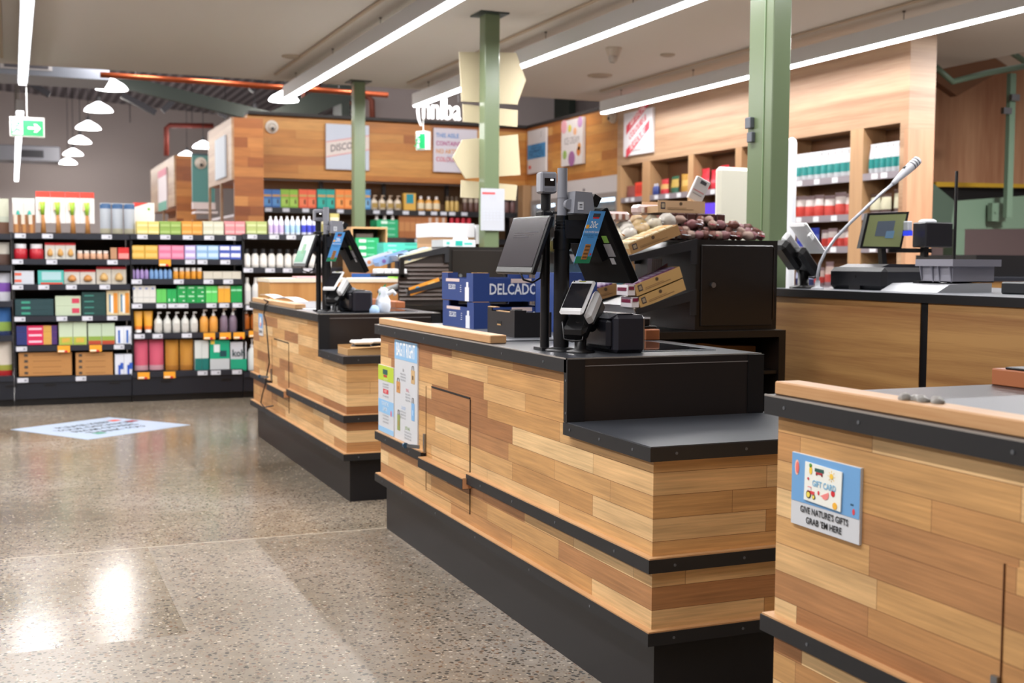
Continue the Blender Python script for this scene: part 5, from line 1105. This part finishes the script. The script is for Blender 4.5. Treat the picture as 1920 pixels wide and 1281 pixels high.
# box and tubs on the farthest counter's bag shelf
t=thing('kraft_box',(1.59,6.02,.7625),'shallow open kraft carton on the far counter\'s bag shelf','carton')
m=MB().box(0,.26,0,.004,0,.034,KRAFT).box(0,.004,.004,.2,0,.034,KRAFT).box(.256,.26,.004,.2,0,.03,KRAFT).box(0,.26,.2,.204,0,.045,KRAFT).box(.004,.256,.004,.2,0,.003,KRAFT).prism([(.02,-.001,.034),(.26,-.001,.034),(.26,.03,.05),(.12,.03,.04),(.02,.03,.044)],(0,.002,0),KRAFT); m.build('tray',t)
MB().prism([(0,0,.034),(.2,-.02,.045),(.26,-.01,.04),(.26,.0,.034)],(0,.003,.002),M('#c29a68',.7)).build('flap',t)
for k in range(2):
    t=thing('food_tub',(1.635+.075*k,6.05+.05*k,.767),['left','right'][k]+' black food tub with white lid in the kraft carton','tub','black food tubs'); 
    MB().bevel_box(0,.095,0,.08,0,.05,BLK2,.01).build('tub',t); MB().bevel_box(-.006,.101,-.006,.086,.05,.07,M('#e9e8e4',.5),.008).build('lid',t)
# things on the nearest counter
t=thing('plastic_wrap',(1.602,1.81,.988),'crumpled clear plastic wrap on the nearest counter\'s front rail','plastic wrap')
m=MB(); 
for k in range(7): m.lathe((random.uniform(-.012,.02),k*.014-.04,0),[(.012,0),(.014,.004),(.008,.009+.003*(k%2)),(.002,.012)],M('#d2d0ca',.25,0,0,0,1.0),7)
m.build('wrap',t)
t=thing('black_tray',(2.235,1.86,.999),'flat black tray lying on the nearest counter\'s back rail','tray'); MB().bevel_box(-.03,.03,-.5,.34,0,.006,BLK2,.002).build('base',t); MB().box(.0,.03,-.5,.12,.006,.013,M('#2c3038',.3)).build('lip',t)
# small block objects behind the printers
t=thing('black_stapler',(2.15,3.99,1.0),'small black holder on the timber rail behind the middle printer','holder'); MB().bevel_box(0,.06,0,.05,0,.012,BLK2,.003).bevel_box(0.0,.035,.005,.045,.012,.045,BLK2,.004).build('body',t); MB().box(.002,.033,.003,.006,.038,.045,M('#c8ccd0',.3)).build('rim',t)
t.location=(2.205,4.0,.999)
# brown paper bags inside the base of the middle rack
t=thing('paper_bag',(2.62,4.6,.775),'folded brown paper bags on the shelf inside the middle rack','bag'); MB().prism([(0,0,0),(.5,0,0),(.5,0,.1),(.32,0,.105),(.2,0,.12),(.02,0,.06)],(0,.35,0),M('#8a6238',.7)).build('bags',t); MB().box(.35,.48,-.005,0,.0,.03,M('#c9a08a',.6)).build('label',t)
# ============================================================ floor decal
P=[at(x,y,Z=.0) for x,y in ((20,806),(205,783),(357,797),(165,825))]
c=sum(P,Vector())/4; t=thing('floor_decal',(c.x,c.y,0),'pale blue square floor sticker with black lettering before the long shelf','floor sticker')
MB().prism([tuple(p-c) for p in P][::-1],(0,0,.002),M('#a4b4c8',.35)).build('sticker',t)
e=(P[2]-P[1]).normalized(); u=(P[1]-P[0]).normalized()
fr=frame((0,0,.0025),(P[1]-P[0]),Vector((0,0,1)).cross((P[1]-P[0])).normalized())
fr=Matrix(((u.x,-u.y,0,0),(u.y,u.x,0,0),(0,0,1,.0026),(0,0,0,1)))
m=MB()
for k,s in enumerate(('PLEASE KEEP','YOUR DISTANCE','FROM OTHERS','THANK YOU')): m.text(s,fr@Matrix.Translation((0,.2-.13*k,0)),M('#2e3138',.6),.12,.7,0,.004)
for (a,b,c_) in ((-.2,-.25,'#4f8f78'),(.36,.1,'#8a3038'),(.3,.23,'#c8503a')): m.add([fr@Vector((a-.04,b-.04,.0008)),fr@Vector((a+.04,b-.04,.0008)),fr@Vector((a+.04,b+.04,.0008)),fr@Vector((a-.04,b+.04,.0008))],[(0,1,2,3)],M(c_,.5))
m.build('lettering',t)
# ============================================================ service desk
t=thing('service_desk',(3.4,2.4,0),'tall service desk with oak panels and black top edge behind the counters','desk')
MB().box(.02,1.3,0,2.55,.0,1.095,M('#1a1410',.6)).build('carcass',t)
for a,b in ((.0,1.405),(1.45,2.55)):
    MB().box(.0,.0195,a,b,.06,1.095,OAK).build('oak_panel',t)
MB().box(.004,.02,1.405,1.45,.06,1.095,BLK2).build('divider_strip',t)
MB().box(-.01,1.32,-.01,2.55,1.095,1.13,BLK2).box(-.008,1.318,-.008,2.548,1.13,1.1315,M('#6b6e74',.3)).build('desk_top',t)
DT=1.1315
# paging microphone
t=thing('gooseneck_microphone',(3.50,4.66,DT),'pale grey gooseneck microphone bending right over the service desk','microphone')
O=Vector((3.50,4.66,DT)); YM=4.66
pp=[at(x,y,Y=YM)-O for x,y in ((1499,538),(1499,515),(1503,495),(1513,474),(1532,447),(1560,418),(1595,385),(1622,360),(1640,345))]
dx=pp[0].copy(); dx.z=0; pp=[p-dx for p in pp]
MB().lathe((0,0,0),[(.03,0),(.03,.006),(.012,.012),(.011,.04)],M('#b9bcc2',.35),16).build('base',t)
MB().tube([tuple(p) for p in pp],.0075,M('#a4a7ae',.35,.3),10).build('gooseneck',t)
h0=at(1640,345,Y=YM)-O-dx; h1=at(1690,298,Y=YM)-O-dx; d=(h1-h0)
MB().tube([tuple(h0),tuple(h0+d*.08),tuple(h0+d*.55),tuple(h0+d*.8),tuple(h0+d*.98),tuple(h1)],[.009,.0115,.021,.023,.0225,.017],M('#b8bac0',.35),16).build('head',t)
m=MB()
for k in (.74,.82,.9): m.tube([tuple(h0+d*k),tuple(h0+d*(k+.025))],.0237,M('#3a3c42',.5),16)
m.tube([tuple(h0+d*.52+Vector((-.012,0,.012))),tuple(h0+d*.6+Vector((-.012,0,.012)))],.009,BLK2,8); m.build('grille_rings',t)
m=None
e3=eftpos(3.52,4.80,DT,'white and black card reader tucked beside the thick green column',rz=2.6)
e3.scale=(1.35,1.35,1.35)
# white and cream security antennas
t=thing('antenna_post',(4.03,5.75,0),'white round-topped post right of the thick green column','antenna')
q=at(1485,258,Y=5.75); t.location=(q.x,5.75,0)
MB().lathe((0,0,0),[(.03,0),(.03,q.z-.03),(.022,q.z-.01),(.008,q.z)],M('#d6d8de',.4),16).build('post',t); MB().box(-.08,.08,-.05,.05,0,.05,M('#c9ccd2',.5)).build('foot',t)
a=at(1348,312,Y=5.65); b=at(1400,312,Y=5.65); t=thing('cream_screen',(a.x,5.65,0),'plain cream screen panel standing left of the thick green column','screen')
MB().bevel_box(0,.24,0,.05,0,a.z,M('#d3d0c0',.55),.02).build('panel',t); MB().box(-.02,.26,-.03,.08,0,.04,M('#b8b5a8',.5)).build('foot',t)
# machines on the desk
def on_desk(px,py,X): q=at(px,py,Z=DT+.0); return q
t=thing('label_printer',(3.62,4.38,DT),'wide black label printer left of the grey tub, on the service desk','printer')
MB().bevel_box(0,.42,-.04,.36,0,.105,M('#131419',.35),.02).build('body',t)
MB().prism([(.03,.02,.105),(.3,.02,.105),(.34,.02,.12),(.08,.02,.12)],(0,.3,0),M('#24252c',.3)).build('lid',t); MB().cyl((-.002,.16,.062),.008,.003,BLK2,10,'x').box(-.003,.0,.12,.2,.0,.02,BLK2).build('slot',t)
t=thing('barcode_scale',(3.60,3.98,DT),'silver grey desk scanner base in front of the grey tub','scanner')
MB().prism([(0,0,0),(.3,0,0),(.3,0,.04),(.07,0,.035)],(0,.36,0),M('#a8aaae',.35)).build('base',t); MB().box(.08,.2,.2,.24,.036,.046,BLK2).build('buttons',t)
t=thing('plastic_tub',(3.70,4.0,DT+.042),'grey stackable plastic tub standing on the desk scanner','tub')
GT=M('#8b8a94',.45)
m=MB(); w,d,h=.26,.22,.1
for (x0,x1,y0,y1) in ((.015,.022,.015,d-.015),(w-.022,w-.015,.015,d-.015),(.022,w-.022,.015,.022),(.022,w-.022,d-.022,d-.015)): m.box(x0,x1,y0,y1,.0,h-.03,GT)
m.box(.015,w-.015,.015,d-.015,0,.005,GT); m.build('walls',t)
m=MB(); 
for (x0,x1,y0,y1) in ((-.005,.02,-.005,d+.005),(w-.02,w+.005,-.005,d+.005),(.02,w-.02,-.005,.02),(.02,w-.02,d-.02,d+.005)): m.box(x0,x1,y0,y1,h-.03,h,GT)
m.build('rim',t); m=MB()
for y in (.02,.09,.13,.2): m.prism([(.015,y,0),(.0,y,h-.03),(.015,y,h-.03)],(0,.006,0),M('#7a7984',.5))
m.build('ribs',t)
t=thing('black_tray',(3.75,3.42,DT),'flat black cash tray lying on the desk at the right edge','tray'); MB().bevel_box(0,.35,0,.36,0,.05,M('#15181d',.4),.006).build('tray',t)
MB().box(.33,.355,-.01,.36,.0,.06,M('#9a6a3c',.6)).build('wood_edge',t)
# cashier monitor behind the desk
q=at(1705,397,Y=4.95); 
t=thing('desk_monitor',(4.2,4.75,DT),'black framed monitor showing a dull green screen on the service desk','monitor')
pc=[at(x,y,Y=4.95)-Vector((4.2,4.75,DT)) for x,y in ((1612,466),(1690,467),(1705,397),(1627,400))]
m=MB().prism([tuple(p) for p in pc],(0,.025,0),BLK2); o=m.build('casing',t)
c=sum(pc,Vector())/4; ins=[c+(p-c)*.88 for p in pc]
MB().prism([tuple(p+Vector((0,-.0015,0))) for p in ins],(0,.001,0),M('#6f7550',.3,0,.25)).build('display',o)
m=MB().prism([tuple(c+(p-c)*.42+Vector((-.0,-.003,.01))) for p in pc],(0,.001,0),M('#4c5560',.4,0,.15)).prism([tuple(c+(p-c)*.2+Vector((.03,-.0035,-.02))) for p in pc],(0,.001,0),M('#5a7890',.4,0,.15)); m.build('screen_window',o)
MB().bevel_box(c.x+.115,c.x+.145,.16,.2,c.z-.0,c.z+.05,M('#b9bcc4',.4),.005).box(c.x+.117,c.x+.143,.158,.2,c.z-.025,c.z,M('#2a3ac0',.4,0,1)).build('reader',t)
MB().bar((c.x,.23,c.z-.02),(c.x+.03,.23,.03),.03,.03,BLK2).box(c.x-.05,c.x+.12,.14,.32,0,.02,BLK2).bar((c.x+.05,.23,c.z-.1),(c.x+.26,.15,c.z-.1),.022,.022,BLK2).build('arm',t)
a=at(1722,464,Y=4.9); b=at(1775,418,Y=4.9)
MB().bevel_box(a.x-4.2,b.x-4.2,.1,.2,a.z-DT,b.z-DT-.0,M('#15151b',.4),.006).build('ticket_printer',t); MB().lathe((a.x-4.2+.055,.15,b.z-DT),[(.045,0),(.045,.008),(.03,.016)],M('#c9ccd2',.5),14).build('ticket_roll',t); MB().bar((a.x-4.2+.04,.15,a.z-DT-.05),(a.x-4.2+.04,.15,a.z-DT),.03,.03,BLK2).build('printer_neck',t)
q=at(1781,322,Y=4.95); t=thing('thin_rod',(q.x,4.95,DT),'thin tall black rod right of the ticket printer','rod'); MB().cyl((0,0,0),.008,q.z-DT,BLK2,8).build('rod',t); MB().cyl((0,0,0),.03,.008,BLK2,12).build('foot',t)
t.location=(q.x,4.90,DT)
# desk must reach under them
# ============================================================ stair on the right
SG=M('#5a6e5c',.45)
def pxprism(name,pts,Y,th,m,label,cat='panel',group=None):
    P=[at(x,y,Y=Y) for x,y in pts]; return tag(MB().prism([tuple(p) for p in P[::-1]],(0,th,0),m).build(name),label,cat,group)
pxprism('upright_panel_wall',[(1745,150),(1990,105),(1990,352),(1745,343)],10.4,.08,VWOOD,'tall upright-grained timber panelling above the green stair beam')
pxprism('timber_soffit',[(1752,10),(1790,10),(1795,60),(1890,126),(1795,180),(1752,150)],9.9,.1,M('#6a4326',.6),'dark brown timber soffit under the stair, above the handrail')
pxprism('pale_ledge',[(1795,60),(1990,20),(1990,118),(1893,126)],10.0,.06,M('#a69281',.8),'pale ceiling panels above the brown timber soffit',cat='ceiling panel')
a=[at(x,y,Y=9.0) for x,y in ((1752,124),(1786,153),(1850,137),(1990,112))]
t=thing('handrail',a[1],'dark green handrail and baluster post of the stair','handrail'); o=a[1]
MB().tube([tuple(p-o) for p in a],.03,SG,10).build('rail',t)
b=[at(x,y,Y=9.0)-o for x,y in ((1897,138),(1889,408))]; MB().bar(b[0],b[1],.07,.05,SG).build('baluster',t)
for (x,y) in ((1902,183),(1887,208)): q=at(x,y,Y=8.94)-o; MB().box(q.x-.05,q.x+.05,q.y-.02,q.y+.02,q.z-.03,q.z+.03,STEEL).build('clamp',t)
a2=[at(x,y,Y=9.4) for x,y in ((1820,45),(1925,118))]; tag(MB().tube([tuple(p) for p in a2],.03,SG,10).build('stair_rail'),'second green rail slanting down across the top right corner','handrail')
pxprism('stair_beam',[(1790,377),(1990,362),(1990,428),(1782,430)],9.2,.1,SG,'broad grey-green steel beam under the timber panelling','beam')
pxprism('stair_stringer',[(1743,338),(1790,377),(1782,430),(1743,430)],9.2,.1,M('#37463a',.45),'dark green triangular stair stringer at the end of the broad beam','beam')
pxprism('yellow_strip',[(1755,341),(1990,347),(1990,353),(1755,350)],9.9,.06,M('#b08a1c',.5),'narrow yellow strip under the timber panelling','strip')
pxprism('gap_shade_sheet',[(1746,300),(1990,340),(1990,385),(1746,380)],10.6,.05,M('#0c0b0c',.8),'black sheet painting the shade in the gap between yellow strip and green beam')  # no real panel: black colour stands for shade in the open gap
q=at(1875,398,Y=9.1); t=thing('base_plate',(q.x,9.1,q.z),'small green bolted plate on the broad stair beam','plate'); MB().box(-.1,.1,0,.06,-.09,.09,SG).build('plate',t); MB().cyl((.04,-.01,.0),.015,.02,SG,8,'y').cyl((-.06,-.01,.0),.015,.02,SG,8,'y').build('bolts',t)
q=at(1792,430,Y=9.25); tag(MB().box(q.x-.07,q.x+.07,9.2,9.34,0,q.z,SG).build('stair_post'),'green square post under the left end of the broad stair beam','post')
tag(MB().box(8.3,12,10.9,11.0,0,2.3,M('#7c6a6a',.8)).build('mauve_partition'),'mauve partition wall visible below the green stair beam','wall')
a=at(1840,478,Y=6.9); b=at(1918,520,Y=6.9); tag(MB().box(a.x,a.x+1.2,6.95,7.6,b.z,a.z,BLK2).build('dark_cabinet'),'black cabinet behind the tub at the right edge','cabinet')
t=thing('rear_counter',(a.x-.1,6.8,0),'low timber counter with dark top at the right edge behind the tub','counter'); MB().box(0,1.4,0,1.0,0,b.z-.03,OAK).build('body',t); MB().box(-.01,1.42,-.01,1.0,b.z-.03,b.z,M('#20242e',.4)).build('top',t)
